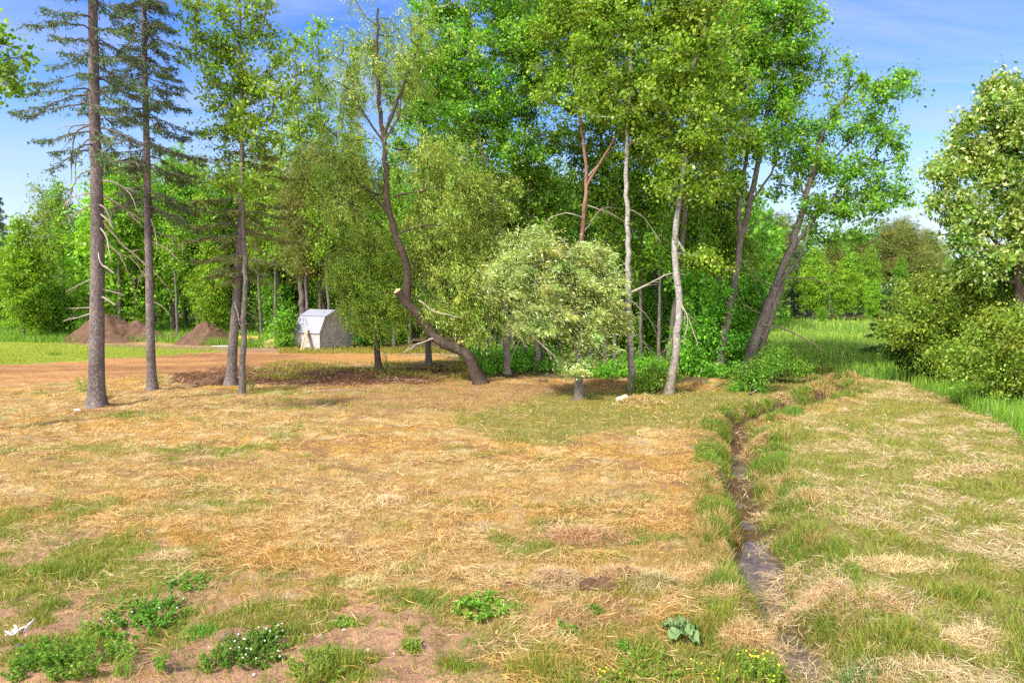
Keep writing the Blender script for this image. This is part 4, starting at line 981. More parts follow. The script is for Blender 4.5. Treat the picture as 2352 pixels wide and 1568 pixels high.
FAR = dict(n=34, s=0.42, L=0.21, W=0.16)
gA = [(0.15, 0.27, 0.027), (0.2, 0.33, 0.034), (0.10, 0.2, 0.022)]
gB = [(0.19, 0.34, 0.03), (0.25, 0.4, 0.04), (0.12, 0.24, 0.022)]
gC = [(0.115, 0.235, 0.026), (0.16, 0.29, 0.034), (0.075, 0.165, 0.02)]
gD = [(0.18, 0.28, 0.045), (0.13, 0.22, 0.03), (0.24, 0.34, 0.07)]
PINE = [(0.16, 0.20, 0.055), (0.2, 0.24, 0.065), (0.22, 0.175, 0.09), (0.13, 0.21, 0.055)]
KIND = {
 'oak': kind_broad(101, 15, 3.4, dict(ASPEN, **FAR, cols=gA, p=None, face=0.55), 'grey_bark', 0.22, 11, 1.1),
 'ash': kind_broad(102, 15, 2.8, dict(ASPEN, **FAR, cols=gC, p=None, face=0.55), 'grey_bark', 0.18, 11, 1.1),
 'maple': kind_broad(103, 12, 3.0, dict(MAPLE, **dict(FAR, n=40), cols=gB, p=None), 'grey_bark', 0.14, 10, 1.15),
 'poplar': kind_broad(104, 22, 1.7, dict(ASPEN_THIN, **dict(FAR, n=24, s=.36), cols=gD, p=None), 'grey_bark', 0.22, 15, 1.0),
 'birch': kind_broad(105, 15, 2.2, dict(ASPEN_THIN, **dict(FAR, n=28), cols=gD, p=None), 'aspen_bark', 0.3, 10, 1.0),
 'pine': kind_broad(106, 15, 2.9, dict(ASPEN, n=60, s=.42, L=.34, W=.055, cols=PINE, p=None, face=0.4, droop=0, sparse=0.1), 'spruce_bark', 0.4, 9, 1.0),
 'pole': kind_broad(109, 13, 1.25, dict(ASPEN, **dict(FAR, n=22, s=.34), cols=gA, p=None, face=0.5), 'grey_bark', 0.45, 8, 0.9),
 'spruce': kind_conifer(107, 15, 2.6, None, 0.08, whorl=0.45, density=1.0, gap=0.1, droop=0.3),
 'brush': kind_broad(108, 4.0, 1.9, dict(UNDER, n=40, s=.34, L=.17, W=.13), 'grey_bark', 0.08, 7, 1.3),
}
CATS = dict(brush='shrub')
NAMES = dict(oak='oak_tree', ash='ash_tree', maple='maple_tree', poplar='poplar_tree', birch='birch_tree', pine='pine_tree', spruce='spruce_tree', pole='aspen_sapling', brush='hazel_bush')
rngb = np.random.default_rng(77)
def back(kind, px, Y, top, label, group=None, wide=1.0, py=None):
    tm, cm, H = KIND[kind]
    x = at(px, 700, Y)[0]; z = gz(x, Y) - 0.05
    s = max(0.25, (at(px, top, Y)[2] - z) / (H * 1.03))
    root = empty(NAMES[kind], (x, Y, z), label, CATS.get(kind, 'tree'), group)
    root.rotation_euler = (rngb.normal(0, .02), rngb.normal(0, .02), rngb.random() * 6.28); root.scale = (s * wide * (0.92 + 0.16 * rngb.random()), s * wide * (0.92 + 0.16 * rngb.random()), s)
    link('trunk', tm, root); link('crown', cm, root)
GL, GM, GS, GR, GF = 'wood-edge trees behind the lawn and soil mounds', 'trees inside the wood behind the willows and aspens', 'bushes along the floor of the wood', 'trees on the far side of the meadow', 'thin poplars rising behind the shed'
for a in [
 ('spruce', 4, 78, 405, 'dark spruce tip on the skyline at the far end of the lawn', GL, 0.8),
 ('maple', 50, 50, 485, 'bright yellow-green young maple with a thin dark trunk, alone behind the lawn', GL, .95),
 ('oak', -70, 56, 430, 'tree at the far end of the rank grass, past the young bright maple', GL),
 ('birch', 112, 64, 400, 'light airy tree on the skyline between the young bright maple and the tallest spruce', GL),
 ('birch', 172, 66, 405, 'open-crowned tree on the skyline just beside the tallest spruce trunk', GL),
 ('spruce', 238, 70, 405, 'brownish spruce tip behind the bare branches of the tallest spruce', GL, .8),
 ('maple', 288, 55, 335, 'bright leafy maple rising between the two spruce trunks, behind the larger mound', GL, 1.0),
 ('brush', 130, 53, 640, 'dark leafy bush at the wood edge between the young maple and the larger mound', GL),
 ('ash', 200, 57, 480, 'dark green tree behind the peak of the larger soil mound', GL),
 ('oak', 395, 56, 320, 'leafy tree behind the gap between the two soil mounds', GL),
 ('ash', 350, 62, 345, 'dark tree in the wood directly behind the slimmer spruce', GL),
 ('birch', 452, 58, 330, 'pale-stemmed birch rising behind the peak of the smaller mound', GL),
 ('ash', 505, 57, 360, 'dark tree behind the smaller mound, left of the leaning spruce trunk', GL),
 ('maple', 485, 53, 540, 'yellow-green young tree at the wood edge behind the smaller mound', GL, .8),
 ('oak', 590, 58, 350, 'leafy tree behind the sand heap', GL),
 ('brush', 615, 55, 640, 'bush at the wood edge behind the sand heap', GL),
 ('pine', 640, 55, 330, 'brownish pine leaning its sprays over the sand heap', GL, 1.1),
 ('ash', 655, 60, 380, 'dark tree between the sand heap and the shed', GL),
 ('pine', 707, 49, 350, 'dark-trunked pine directly behind the shed roof', None, 1.0),
 ('pine', 733, 50, 310, 'lighter brown pine trunk behind the shed ridge, just beside the darker one', None, 1.0),
 ('poplar', 694, 52, 15, 'thin tall poplar with its tip against the sky, first one past the slim aspen', GF, 1.0),
 ('poplar', 742, 54, -15, 'tallest thin poplar behind the pines at the shed', GF, 1.0),
 ('poplar', 786, 52, 35, 'thin poplar half hidden by the pale willow crown', GF, .9),
 ('oak', 775, 54, 340, 'leafy tree behind the end of the shed', GM),
 ('ash', 845, 52, 350, 'dark tree behind the bushy bright willow', GM),
 ('oak', 915, 55, 330, 'leafy tree behind the crooked middle of the leaning willow', GM),
 ('ash', 985, 50, 350, 'dark tree behind the pale grey trunk by the sand track', GM),
 ('oak', 1060, 54, 320, 'leafy tree behind the foot of the leaning willow', GM),
 ('ash', 1128, 46, 330, 'thick dark trunk in the wood just past the foot of the leaning willow', GM),
 ('ash', 1155, 42, 360, 'thick dark trunk seen low under the silvery willow, left of two thinner ones', GM),
 ('birch', 1178, 38, 360, 'thinner grey trunk standing in the ferns between the two willows', GM),
 ('oak', 1220, 52, 330, 'leafy tree deep in the wood behind the silvery willow', GM),
 ('ash', 1262, 44, 350, 'dark trunk low behind the drooping left branch of the silvery willow', GM),
 ('oak', 1330, 50, 370, 'leafy tree deep in the wood behind the reddish bare tree', GM),
 ('ash', 1405, 48, 400, 'dark tree in the wood just left of the straight white aspen', GM),
 ('ash', 1485, 44, 410, 'dark many-limbed tree between the two white aspens', GM),
 ('oak', 1530, 52, 450, 'leafy tree deep in the wood between the white aspens', GM),
 ('ash', 1610, 46, 470, 'dark tree in the wood right of the kinked white aspen', GM),
 ('oak', 1685, 56, 500, 'leafy tree in the wood behind the forked brown-barked aspen', GM),
 ('brush', 1030, 50, 700, 'bush in the wood right of the pale grey trunk', GS),
 ('brush', 910, 47, 700, 'bush in the wood between the shed and the leaning willow', GS),
 ('brush', 1110, 52, 640, 'bush in the wood behind the foot of the leaning willow', GS),
 ('brush', 1240, 40, 690, 'bush in deep shade beneath the silvery willow', GS),
 ('brush', 1300, 46, 640, 'tall bush in deep shade behind the silvery willow trunk', GS),
 ('brush', 1420, 38, 660, 'bush in the wood just left of the straight white aspen foot', GS),
 ('brush', 1480, 36, 670, 'bush in the wood between the white aspens', GS),
 ('brush', 1560, 40, 620, 'tall bush in the wood behind the kinked white aspen', GS),
 ('brush', 1370, 50, 600, 'tall bush deep in the wood behind the reddish bare tree', GS),
 ('brush', 1180, 60, 640, 'bush far back in the wood between the two willows', GS),
 ('brush', 1645, 46, 640, 'tall bush in the wood behind the forked aspen', GS),
 ('oak', 1770, 80, 520, 'leafy tree across the meadow, seen left of the big leaning aspen trunk', GR),
 ('spruce', 1822, 84, 500, 'dark spruce across the meadow behind the big leaning aspen', GR, .9),
 ('maple', 1868, 80, 560, 'bright green tree across the meadow right of the leaning aspen', GR, 1.0),
 ('pine', 1905, 86, 540, 'brown-needled pine across the meadow between two bright trees', GR, 1.2),
 ('maple', 1942, 79, 575, 'bright green tree across the meadow with its own thin trunk, nearest the open field end', GR, 1.0),
 ('oak', 1985, 82, 560, 'green tree across the meadow below the tip of the leaning crown', GR),
 ('pine', 2030, 90, 500, 'tall brownish pine across the meadow, left one of the rounded pair', GR, 1.7),
 ('pine', 2078, 92, 490, 'tallest brownish pine across the meadow, right one of the rounded pair', GR, 1.7),
 ('pine', 2130, 88, 560, 'lower brownish pine across the meadow just above the young pale spruce', GR, 1.6),
 ('maple', 2010, 76, 640, 'low bright yellow-green tree at the meadow corner behind the young pale spruce', GR, 1.2),
 ('oak', 2190, 84, 590, 'tree across the meadow glimpsed under the pale maple', GR),
 ('oak', 2270, 82, 600, 'tree across the meadow behind the maple trunk', GR),
 ('maple', 2340, 80, 610, 'bright tree across the meadow seen past the maple trunk', GR, 1.2),
 ('oak', 2440, 82, 560, 'tree across the meadow beyond the maple', GR), ('ash', 2560, 80, 540, 'dark tree across the meadow beyond the maple', GR),
 ('brush', 1810, 78, 708, 'low bush at the far end of the meadow behind the leaning trunk', GR), ('brush', 1890, 77, 705, 'low bush at the far end of the meadow below the bright trees', GR),
 ('birch', 262, 62, 400, 'airy tree just behind the bare branches between the two spruces', GL),
 ('pine', 425, 60, 350, 'loose pine behind the gap between the slimmer spruce and the smaller mound', GL),
 ('birch', 545, 60, 330, 'airy tall tree behind the pair of touching trunks', GL),
 ('birch', 625, 62, 330, 'airy tall tree above the sand heap', GL),
 ('birch', 815, 58, 330, 'airy tree behind the top of the bushy bright willow', GM),
 ('spruce', 140, 68, 470, 'dark spruce low in the skyline between young maple and the tallest spruce', GL, .8),
 ('oak', 1742, 88, 470, 'tree across the meadow just right of the forked aspen', GR), ('pine', 1790, 92, 480, 'brownish pine across the meadow left of the leaning aspen', GR, 1.3),
 ('ash', 1850, 90, 490, 'dark leafy tree across the meadow framed by the leaning aspen fork', GR), ('pine', 1965, 94, 520, 'brownish pine across the meadow behind the bright trees', GR, 1.5), ('ash', 1920, 92, 505, 'dark leafy tree across the meadow under the leaning crown', GR), ('pine', 2110, 95, 520, 'brownish pine closing the tree line beside the rounded pair', GR, 1.7),
 ('ash', 2060, 82, 580, 'dull green tree in front of the rounded brownish pines', GR),
 ('ash', -180, 60, 440, 'dark tree far past the end of the lawn', GL), ('oak', -300, 58, 420, 'leafy tree far past the end of the lawn', GL),
]: back(*a[:6], *(a[6:] or ()))

for px, Y in ((1098, 37), (1118, 34), (1140, 39), (1205, 36), (1250, 33.5), (1285, 38), (1352, 36), (1415, 33), (1428, 39), (1475, 33), (1505, 37), (1515, 31.5), (1588, 34), (1612, 32), (1628, 38), (1672, 35), (1560, 36), (760, 47), (808, 50), (905, 44), (940, 47), (1010, 42), (1045, 40), (470, 54), (405, 52), (315, 54), (272, 53), (150, 54), (600, 52), (630, 50)):
    back('pole', px, Y, 330 + 90 * rngb.random(), 'thin grey stem standing in the shade of the wood among others like it', 'thin stems in the wood', 0.9)

# the depth of the wood, which reads as one mass
def leaf_mass(name, C, leaf, seed, label):
    rng = np.random.default_rng(seed)
    cl = [(c, norm(rng.normal(size=3)), 0, c + rng.normal(0, .2, 3)) for c in C]
    tag(link(name, crown_mesh(name, cl, leaf, rng, 0, M['leaf'])), label, None, None, 'stuff')
rng = np.random.default_rng(90)
C = []
for px0, px1, Y0, Y1, zt, n in ((-500, 200, 70, 80, 9, 340), (200, 720, 68, 78, 13.5, 560), (700, 1780, 58, 72, 13, 1000), (1700, 3300, 98, 112, 11, 800)):
    u = rng.random(n); Yd = Y0 + (Y1 - Y0) * rng.random(n); X = (px0 + (px1 - px0) * u - CX) / F * Yd
    hz = zt * rng.random(n) ** 0.9 * (0.72 + 0.28 * vnoise(X * 0.3, Yd * 0, 5)); C += list(np.stack([X, Yd, hz], 1))
leaf_mass('woods', C, dict(UNDER, n=46, s=.75, L=.42, W=.32, cols=gC, p=None), 91, 'deep green depth of the wood behind the nearer trees')
C = []
n = 2300; x, y = gnd_v(1060 + 720 * rng.random(n), 762 + 112 * rng.random(n) ** 0.8); z = zones(x, y, 0.6); k = z['wood'] & (fbm(x * .5, y * .5, 601, 3) > 0.40); x, y = x[k], y[k]
h = height(x, y) + (0.1 + 0.5 * rng.random(len(x)) ** 1.5); C += list(np.stack([x, y, h], 1))
n = 700; x, y = gnd_v(-300 + 1150 * rng.random(n), 742 + 22 * rng.random(n)); C += list(np.stack([x, y, 0.2 + 1.3 * rng.random(n) ** 1.6], 1))
leaf_mass('undergrowth', C, dict(UNDER, n=26, s=.22, L=.13, W=.1), 92, 'ferns and leafy undergrowth on the floor of the wood')

# ================================================================== SHED
def box_bm(V, I, c, ax, half):
    """append an oriented box: centre c, three axes (rows), half sizes"""
    n = sum(len(v) for v in V); ax = np.asarray(ax, float)
    s = np.array([[a, b, d] for a in (-1, 1) for b in (-1, 1) for d in (-1, 1)], float) * np.asarray(half)
    V.append(np.asarray(c) + s @ ax)
    I.append(np.array([[0, 1, 3, 2], [4, 6, 7, 5], [0, 4, 5, 1], [2, 3, 7, 6], [0, 2, 6, 4], [1, 5, 7, 3]]) + n)

def boxes_obj(name, boxes, mat, parent=None, bevel=0.0):
    V = []; I = []
    for c, ax, h in boxes: box_bm(V, I, c, ax, h)
    o = link(name, mesh_from(name, np.concatenate(V), 4, np.concatenate(I), mat, smooth=False), parent)
    if bevel:
        m = o.modifiers.new('bevel', 'BEVEL'); m.width = bevel; m.segments = 2
    return o

def siding_mat():
    m, nt, out = new_mat('shed_siding')
    tc = nd(nt, 'ShaderNodeTexCoord')
    n = noise(nt, 3.0, 6, 0.7, tc.outputs['Object']); r = ramp(nt, [(0.3, (0.28, 0.24, 0.235)), (0.62, (0.43, 0.395, 0.40))]); nt.links.new(n, r.inputs[0])
    sx = nd(nt, 'ShaderNodeSeparateXYZ'); nt.links.new(tc.outputs['Object'], sx.inputs[0])
    g = ramp(nt, [(0.5, (0, 0, 0)), (0.72, (1, 1, 1))]); nt.links.new(noise(nt, 2.2, 6, 0.75, tc.outputs['Object']), g.inputs[0])
    c = mix(nt, math_n(nt, 'MULTIPLY', g.outputs[0], 0.55), r.outputs[0], (0.30, 0.27, 0.2))
    p = nd(nt, 'ShaderNodeBsdfPrincipled', i_Roughness=0.7); nt.links.new(c, p.inputs['Base Color']); nt.links.new(p.outputs[0], out.inputs[0])
    return m
M['siding'] = siding_mat()
M['shed_roof'] = simple_mat('shed_roof', (0.17, 0.175, 0.21), (0.30, 0.305, 0.36), 2.2, 0.5, 0.25, 5, (14, 14, 1.2), None, 0.5)
M['shed_trim'] = simple_mat('shed_trim', (0.28, 0.26, 0.26), (0.42, 0.4, 0.42), 6, 0.7, 0.2)
M['tar'] = simple_mat('roof_tear', (0.1, 0.1, 0.12), (0.2, 0.2, 0.23), 9, 0.8, 0.3)

SY = 42.7; yaw = math.radians(35)
e1 = np.array([-math.cos(yaw), math.sin(yaw), 0.0])       # along the eaves, going back
e2 = np.array([math.sin(yaw), math.cos(yaw), 0.0])        # across the gable
up = np.array([0, 0, 1.0])
c0 = at(735, 803.5, SY); c0[2] = gz(c0[0], c0[1]) - 0.02
LEN, WID = 2.35, 2.5
HE, HB, HR, IN = 1.12, 2.05, 2.42, 0.42
root = empty('shed', c0, 'small weathered white gambrel-roofed shed with lapped siding at the end of the dirt track', 'shed')
def L3(a, b_, z): return e1 * a + e2 * b_ + up * z
prof = [(0, 0), (0, HE), (IN, HB), (WID / 2, HR), (WID - IN, HB), (WID, HE), (WID, 0)]
def gable_at(z):
    """left and right edge of the gable at height z"""
    if z <= HE: q = 0.0
    elif z <= HB: q = IN * (z - HE) / (HB - HE)
    else: q = IN + (WID / 2 - IN) * (z - HB) / (HR - HB)
    return q, WID - q
V = []; I = []; step = 0.125; n = 0
def quad(a, b_, c, d):
    global n
    V.extend([a, b_, c, d]); I.append([n, n + 1, n + 2, n + 3]); n += 4
for k in range(int(HR / step)):                     # lapped boards: each leans out at its lower edge
    z0_, z1_ = k * step, min((k + 1) * step, HR - 0.01)
    if z1_ <= HE:
        for b_, s in ((0, -1), (WID, 1)):
            o = e2 * s
            quad(L3(0, b_, z0_) + o * .028, L3(LEN, b_, z0_) + o * .028, L3(LEN, b_, z1_) + o * .004, L3(0, b_, z1_) + o * .004)
            quad(L3(0, b_, z0_) + o * .004, L3(LEN, b_, z0_) + o * .004, L3(LEN, b_, z0_) + o * .028, L3(0, b_, z0_) + o * .028)
    (l0, r0_), (l1, r1_) = gable_at(z0_), gable_at(z1_)
    for a, s in ((0, -1), (LEN, 1)):
        o = e1 * s
        quad(L3(a, l0, z0_) + o * .028, L3(a, r0_, z0_) + o * .028, L3(a, r1_, z1_) + o * .004, L3(a, l1, z1_) + o * .004)
        quad(L3(a, l0, z0_) + o * .004, L3(a, r0_, z0_) + o * .004, L3(a, r0_, z0_) + o * .028, L3(a, l0, z0_) + o * .028)
link('wall', mesh_from('wall', np.array(V), 4, np.array(I), M['siding'], smooth=False), root)
rp = [(-0.10, HE - 0.10), (IN - .01, HB + .03), (WID / 2, HR + .05), (WID - IN + .01, HB + .03), (WID + 0.10, HE - 0.10)]
bx = []
for (b0, z0_), (b1, z1_) in zip(rp[:-1], rp[1:]):
    d = e2 * (b1 - b0) + up * (z1_ - z0_); L = np.linalg.norm(d); d = d / L; nn = np.cross(e1, d)
    bx.append((L3(LEN / 2, (b0 + b1) / 2, (z0_ + z1_) / 2), (e1, d, nn), (LEN / 2 + .10, L / 2 - .002, .018)))
roof = boxes_obj('roof', bx, M['shed_roof'], root)
d = norm(e2 * (IN + .09) + up * (HB - HE + .13)); nn = np.cross(e1, d); nn = nn if nn @ e2 < 0 else -nn
q0 = L3(LEN * 0.78, IN - 0.02, HB - 0.02) + nn * .026; q1 = L3(LEN * 0.55, 0.12, HE + 0.35) + nn * .026
dv = norm(q1 - q0)
boxes_obj('roof_tear', [((q0 + q1) / 2, (dv, np.cross(nn, dv), nn), (np.linalg.norm(q1 - q0) / 2, .035, .004))], M['tar'], roof)
boxes_obj('roof_seam', [(L3(LEN / 2, IN - .02, HB + .035), (e1, e2, up), (LEN / 2 + .1, .03, .02))], M['tar'], roof)
tb = []
for (b0, z0_), (b1, z1_) in zip(rp[:-1], rp[1:]):
    d = e2 * (b1 - b0) + up * (z1_ - z0_); L = np.linalg.norm(d); d = d / L; nn = np.cross(e1, d); nn = nn * (1 if nn[2] > 0 else -1)
    tb.append((L3(-.075, (b0 + b1) / 2, (z0_ + z1_) / 2) - nn * .07, (e1, d, nn), (.018, L / 2 - .01, .045)))
boxes_obj('gable_trim', tb, M['shed_trim'], root)
boxes_obj('fascia', [(L3(LEN / 2, -.045, HE - .07), (e1, e2, up), (LEN / 2 + .06, .015, .05))], M['shed_trim'], root)
boxes_obj('corner_board', [(L3(-.034, -.034, HE / 2 - .08), (e1, e2, up), (.03, .03, HE / 2 - .06)), (L3(-.034, WID + .034, HE / 2 - .08), (e1, e2, up), (.03, .03, HE / 2 - .06)), (L3(LEN + .034, -.034, HE / 2 - .08), (e1, e2, up), (.03, .03, HE / 2 - .06))], M['shed_trim'], root)
for i, lab in ((0, 'weathered board leaning on the shed, the one nearer the corner'), (1, 'weathered board leaning on the shed, the one farther from the corner')):
    f = at(697 - 6 * i, 806, SY - 0.62); f[2] = gz(f[0], f[1]) - .01
    t = c0 + L3(1.0 + 0.15 * i, -0.13, HE + 0.12 - 0.03 * i); d = t - f; L = np.linalg.norm(d) ; d /= L
    sd = norm(np.cross(d, e2)); nn = np.cross(d, sd)
    o = boxes_obj('board', [(np.zeros(3), (d, sd, nn), (L / 2 + .02, .085, .022))], M['plank'], None, 0.006)
    o.location = tuple((f + t) / 2 + d * .02); tag(o, lab, 'board', 'boards leaning on the shed')

# ================================================================== EARTH MOUNDS, SAND, YARD THINGS
def mound(name, label, cat, px, py, w, h, mat, peaks, seed, dep=None, rough=0.3, group=None, kids=()):
    """heap of earth: width w, height h metres; peaks [(u, v, height share, radius share)]"""
    Y = gy(py); b = at(px, py, Y); b[1] += (dep or w * 0.7) * 0.42; b[2] = gz(b[0], b[1])
    n = 84; u = np.linspace(-1.25, 1.25, n); U, Vv = np.meshgrid(u, u)
    hh = np.zeros_like(U)
    for pu, pv, ph, pr in peaks:
        r = np.hypot((U - pu), (Vv - pv)) / pr
        hh = np.maximum(hh, ph * np.clip(1 - r ** 1.35, 0, 1) ** 1.1)
    X = U * w / 2; Yy = Vv * (dep or w * 0.7) / 2
    nz = fbm(X * 1.3 + seed, Yy * 1.3, seed, 5) - 0.5; nz2 = fbm(X * 4 + seed, Yy * 4, seed + 3, 3) - 0.5
    rill = np.abs(fbm(X * 2.6 + seed + 4, Yy * 0.8, seed + 9, 3) - 0.5)
    hz = hh * h * (1 + rough * nz * 1.4) + (nz * 0.28 + nz2 * 0.16 - rill * 0.22) * rough * 2 * np.minimum(1, hh * 5) - 0.06 * (hh < 0.02)
    ii = (np.arange(n - 1)[:, None] * n + np.arange(n - 1)[None]).ravel()
    o = link(name, mesh_from(name, np.stack([X.ravel(), Yy.ravel(), hz.ravel()], 1), 4, np.stack([ii, ii + 1, ii + n + 1, ii + n], 1), M[mat]), None, tuple(b))
    return tag(o, label, cat, group)
mound('earth_mound', 'larger double-humped heap of brown soil behind the lawn', 'soil heap', 216, 788, 8.0, 1.95, 'mound_soil', [(-.12, 0, 1, .85), (.38, .1, .72, .6), (.62, .05, .55, .5), (-.55, -.1, .35, .5), (.1, -.35, .45, .6)], 3, 5.4, 0.42, 'soil heaps')
mound('earth_mound', 'smaller rounded heap of brown soil behind the lawn', 'soil heap', 448, 793, 4.4, 1.55, 'mound_soil', [(.05, 0, 1, .95), (.2, .05, .95, .7), (-.3, -.1, .5, .6), (.55, 0, .5, .5)], 8, 3.4, 0.32, 'soil heaps')
mound('earth_mound', 'low dark clod of soil between the two big heaps', 'soil heap', 394, 784, 1.5, .5, 'dark_soil', [(0, 0, 1, .9), (.4, 0, .8, .6)], 12, 1.0, 0.5)
mound('sand_heap', 'low heap of yellow sand beside the shed', 'sand heap', 619, 797, 2.4, .52, 'sand', [(0, 0, 1, 1.0), (.3, 0, .85, .7), (-.35, 0, .7, .6)], 15, 2.0, 0.12)
mound('sand_heap', 'small orange sand scrape between the soil heaps', 'sand heap', 366, 783, 1.6, .32, 'sand', [(0, 0, 1, 1.0)], 16, 1.2, 0.2)
for (px, py, w, h, lab) in ((470, 884, 2.2, .28, 'torn dark clods heaped between the slimmer spruce and the leaning spruce trunk'), (740, 868, 3.4, .22, 'dark peaty ridge of the scraped strip in front of the shed'), (640, 858, 1.8, .2, 'low dark clod bank on the scraped strip, nearer the slim aspen'),
                            (985, 868, 1.6, .12, 'low clod bank at the end of the scraped strip by the leaning willow')):
    mound('soil_clods', lab, 'soil', px, py, w, h, 'dark_soil', [(-.35, 0, .9, .6), (.2, .1, 1, .65), (.6, 0, .7, .5)], int(px), 1.2, 0.8)
grs = np.random.default_rng(300)
# trestle of orange timber behind the spruce trunks, a pale plank
b = at(570, 789, 46.5); b[2] = gz(b[0], b[1]); X3 = np.eye(3)
root = empty('timber_trestle', b, 'low orange timber trestle standing behind the leaning spruce trunk', 'trestle')
boxes_obj('beam', [((0, 0, .5), X3, (.72, .05, .075))], M['orange_wood'], root, .008)
for s in (-.6, .0, .6): boxes_obj('leg', [((s, -.1, .21), X3, (.05, .04, .21)), ((s, .1, .21), X3, (.05, .04, .21))], M['orange_wood'], root)
b = at(506, 797, 44.6); o = boxes_obj('plank', [((0, 0, 0), X3, (.5, .08, .03))], M['oldplank'], None, .006); o.location = (b[0], b[1], gz(b[0], b[1]) + .05); o.rotation_euler = (0, 0, .15); tag(o, 'pale plank lying flat in front of the smaller soil heap', 'plank')

def rock(name, label, cat, px, py, sz, mat, seed, group=None, zoff=0.3, z=None):
    rng = np.random.default_rng(seed); Y = gy(py); b = at(px, py, Y); b[2] = gz(b[0], b[1])
    import bmesh
    bm = bmesh.new(); bmesh.ops.create_icosphere(bm, subdivisions=3, radius=1)
    off = rng.random(3) * 9
    for v in bm.verts:
        c = np.array(v.co); k = 1 + 0.55 * (vnoise(np.array(c[0] * 1.6 + off[0]), np.array(c[1] * 1.6 + c[2] * 1.3 + off[1]), seed) - .5) + 0.2 * (vnoise(np.array(c[0] * 4 + off[2]), np.array(c[1] * 4 - c[2] * 3), seed + 1) - .5)
        v.co = Vector(c * k * np.asarray(sz))
    me = bpy.data.meshes.new(name); bm.to_mesh(me); bm.free(); me.materials.append(M[mat])
    for p in me.polygons: p.use_smooth = True
    o = link(name, me, None, (b[0], b[1], b[2] + sz[2] * zoff)); o.rotation_euler = (0, 0, rng.random() * 6.28)
    return tag(o, label, cat, group)
rock('stone', 'flat pale stone beside the foot of the tallest spruce', 'stone', 180, 944, (.16, .12, .07), 'rock', 1)
rock('boulder', 'whitish boulder with dry hay heaped over its side, in front of the aspens', 'boulder', 1432, 922, (.24, .2, .16), 'rock', 2)
for i, (px, py, s) in enumerate(((735, 1462, .03), (790, 1447, .025), (700, 1455, .022), (845, 1490, .03), (640, 1415, .022), (905, 1500, .018), (585, 1560, .028), (620, 1520, .02), (470, 1340, .02), (300, 1420, .02), (820, 1550, .022))):
    rock('pebble', 'pale pebble on the bare soil patch in front', 'pebble', px, py, (s * 1.0, s * .7, s * .45), 'rock', 20 + i, 'pale pebbles on the bare soil')
for i, (px, py, w) in enumerate(((310, 1135, .2), (560, 1110, .16))):
    pass
mz = [('clod', 'largest brown clod of turned earth under the hay swath', 1378, 1362, (.2, .12, .08)), ('clod', 'smaller dark clod just right of the largest one, under the hay', 1436, 1352, (.12, .1, .1)), ('clod', 'small brown clod at the left end of the hay swath', 1236, 1350, (.1, .06, .05)), ('clod', 'brown clod in the straw field left of the hay swath', 1165, 1345, (.06, .05, .05)), ('clod', 'dark clod in the straw on the near soil edge', 1042, 1345, (.07, .05, .04))]
for i, (n_, lab, px, py, sz) in enumerate(mz): mound(n_, lab, 'clod of earth', px, py, sz[0] * 3.2, sz[2] * 1.7, 'dark_soil', [(-.3, 0, .9, .6), (.25, .1, 1, .7), (.1, -.3, .6, .5)], 40 + i, sz[1] * 3.5, 0.25)
# white litter at the near corner of the bare soil
b = gnd(38, 1455); T = Tubes(); r_ = np.random.default_rng(9)
for k in range(7):
    a = r_.random() * 3.1; p0 = b + np.array([r_.normal(0, .06), r_.normal(0, .05), .03]); d = np.array([math.cos(a), math.sin(a), r_.normal(0, .15)]); l = .08 + .1 * r_.random()
    T.add(np.stack([p0, p0 + d * l * .5 + [0, 0, .015], p0 + d * l]), [.009, .014, .006], 6)
o = link('paper_scrap', T.mesh('paper_scrap', M['litter'], b), None, (b[0], b[1], gz(b[0], b[1]))); tag(o, 'crumpled white scrap lying on the bare soil', 'litter')
rock('rag', 'small dark rag on the bare soil below the white scrap', 'litter', 45, 1492, (.05, .035, .03), 'darklitter', 60)
def stick(label, pts, r, mat, name='fallen_stick', seed=1, forks=1):
    rng = np.random.default_rng(seed); P = np.array([gnd(a, c) for a, c in pts]); P[:, 2] = height(P[:, 0], P[:, 1]) + r * 1.2 + np.array([0.02 * (i % 2) + .02 for i in range(len(P))])
    T = Tubes(); path = smooth_path(P, .1); T.add(path, np.linspace(r, r * .4, len(path)), 6)
    for _ in range(forks):
        i = rng.integers(len(path) // 3, len(path) - 1); d = norm(path[i] - path[i - 1]) + rng.normal(0, .5, 3) * [1, 1, .3]; s = np.linspace(0, 1, 4)[:, None]
        T.add(path[i] + norm(d) * s * .25 + [0, 0, .03], np.linspace(r * .5, r * .2, 4), 4)
    b = path[0].copy(); tag(link(name, T.mesh(name, M[mat], b), None, tuple(b)), label, 'stick')
stick('pale bare stick lying on the straw below the scraped strip', [(740, 940), (755, 936), (772, 925)], .022, 'dead_wood', seed=2)
stick('thin pale pole lying at the edge of the scraped strip', [(700, 902), (780, 897), (850, 899)], .02, 'dead_wood', seed=3, forks=0)
stick('bleached branch lying among the chips near the leaning willow', [(860, 876), (920, 873), (985, 880)], .024, 'dead_wood', seed=4)
stick('bent grey branch lying in the grass under the forked aspen', [(1570, 905), (1600, 880), (1660, 868), (1720, 872)], .022, 'dead_brown', seed=5, forks=3)
stick('whitish stub of branch sticking out by the bramble bush', [(1722, 912), (1740, 898), (1748, 890)], .03, 'dead_wood', seed=6)
stick('thin straw-coloured twig on the bare soil between the clover and the weeds', [(505, 1478), (520, 1468), (533, 1455)], .008, 'dead_wood', seed=7, forks=0)

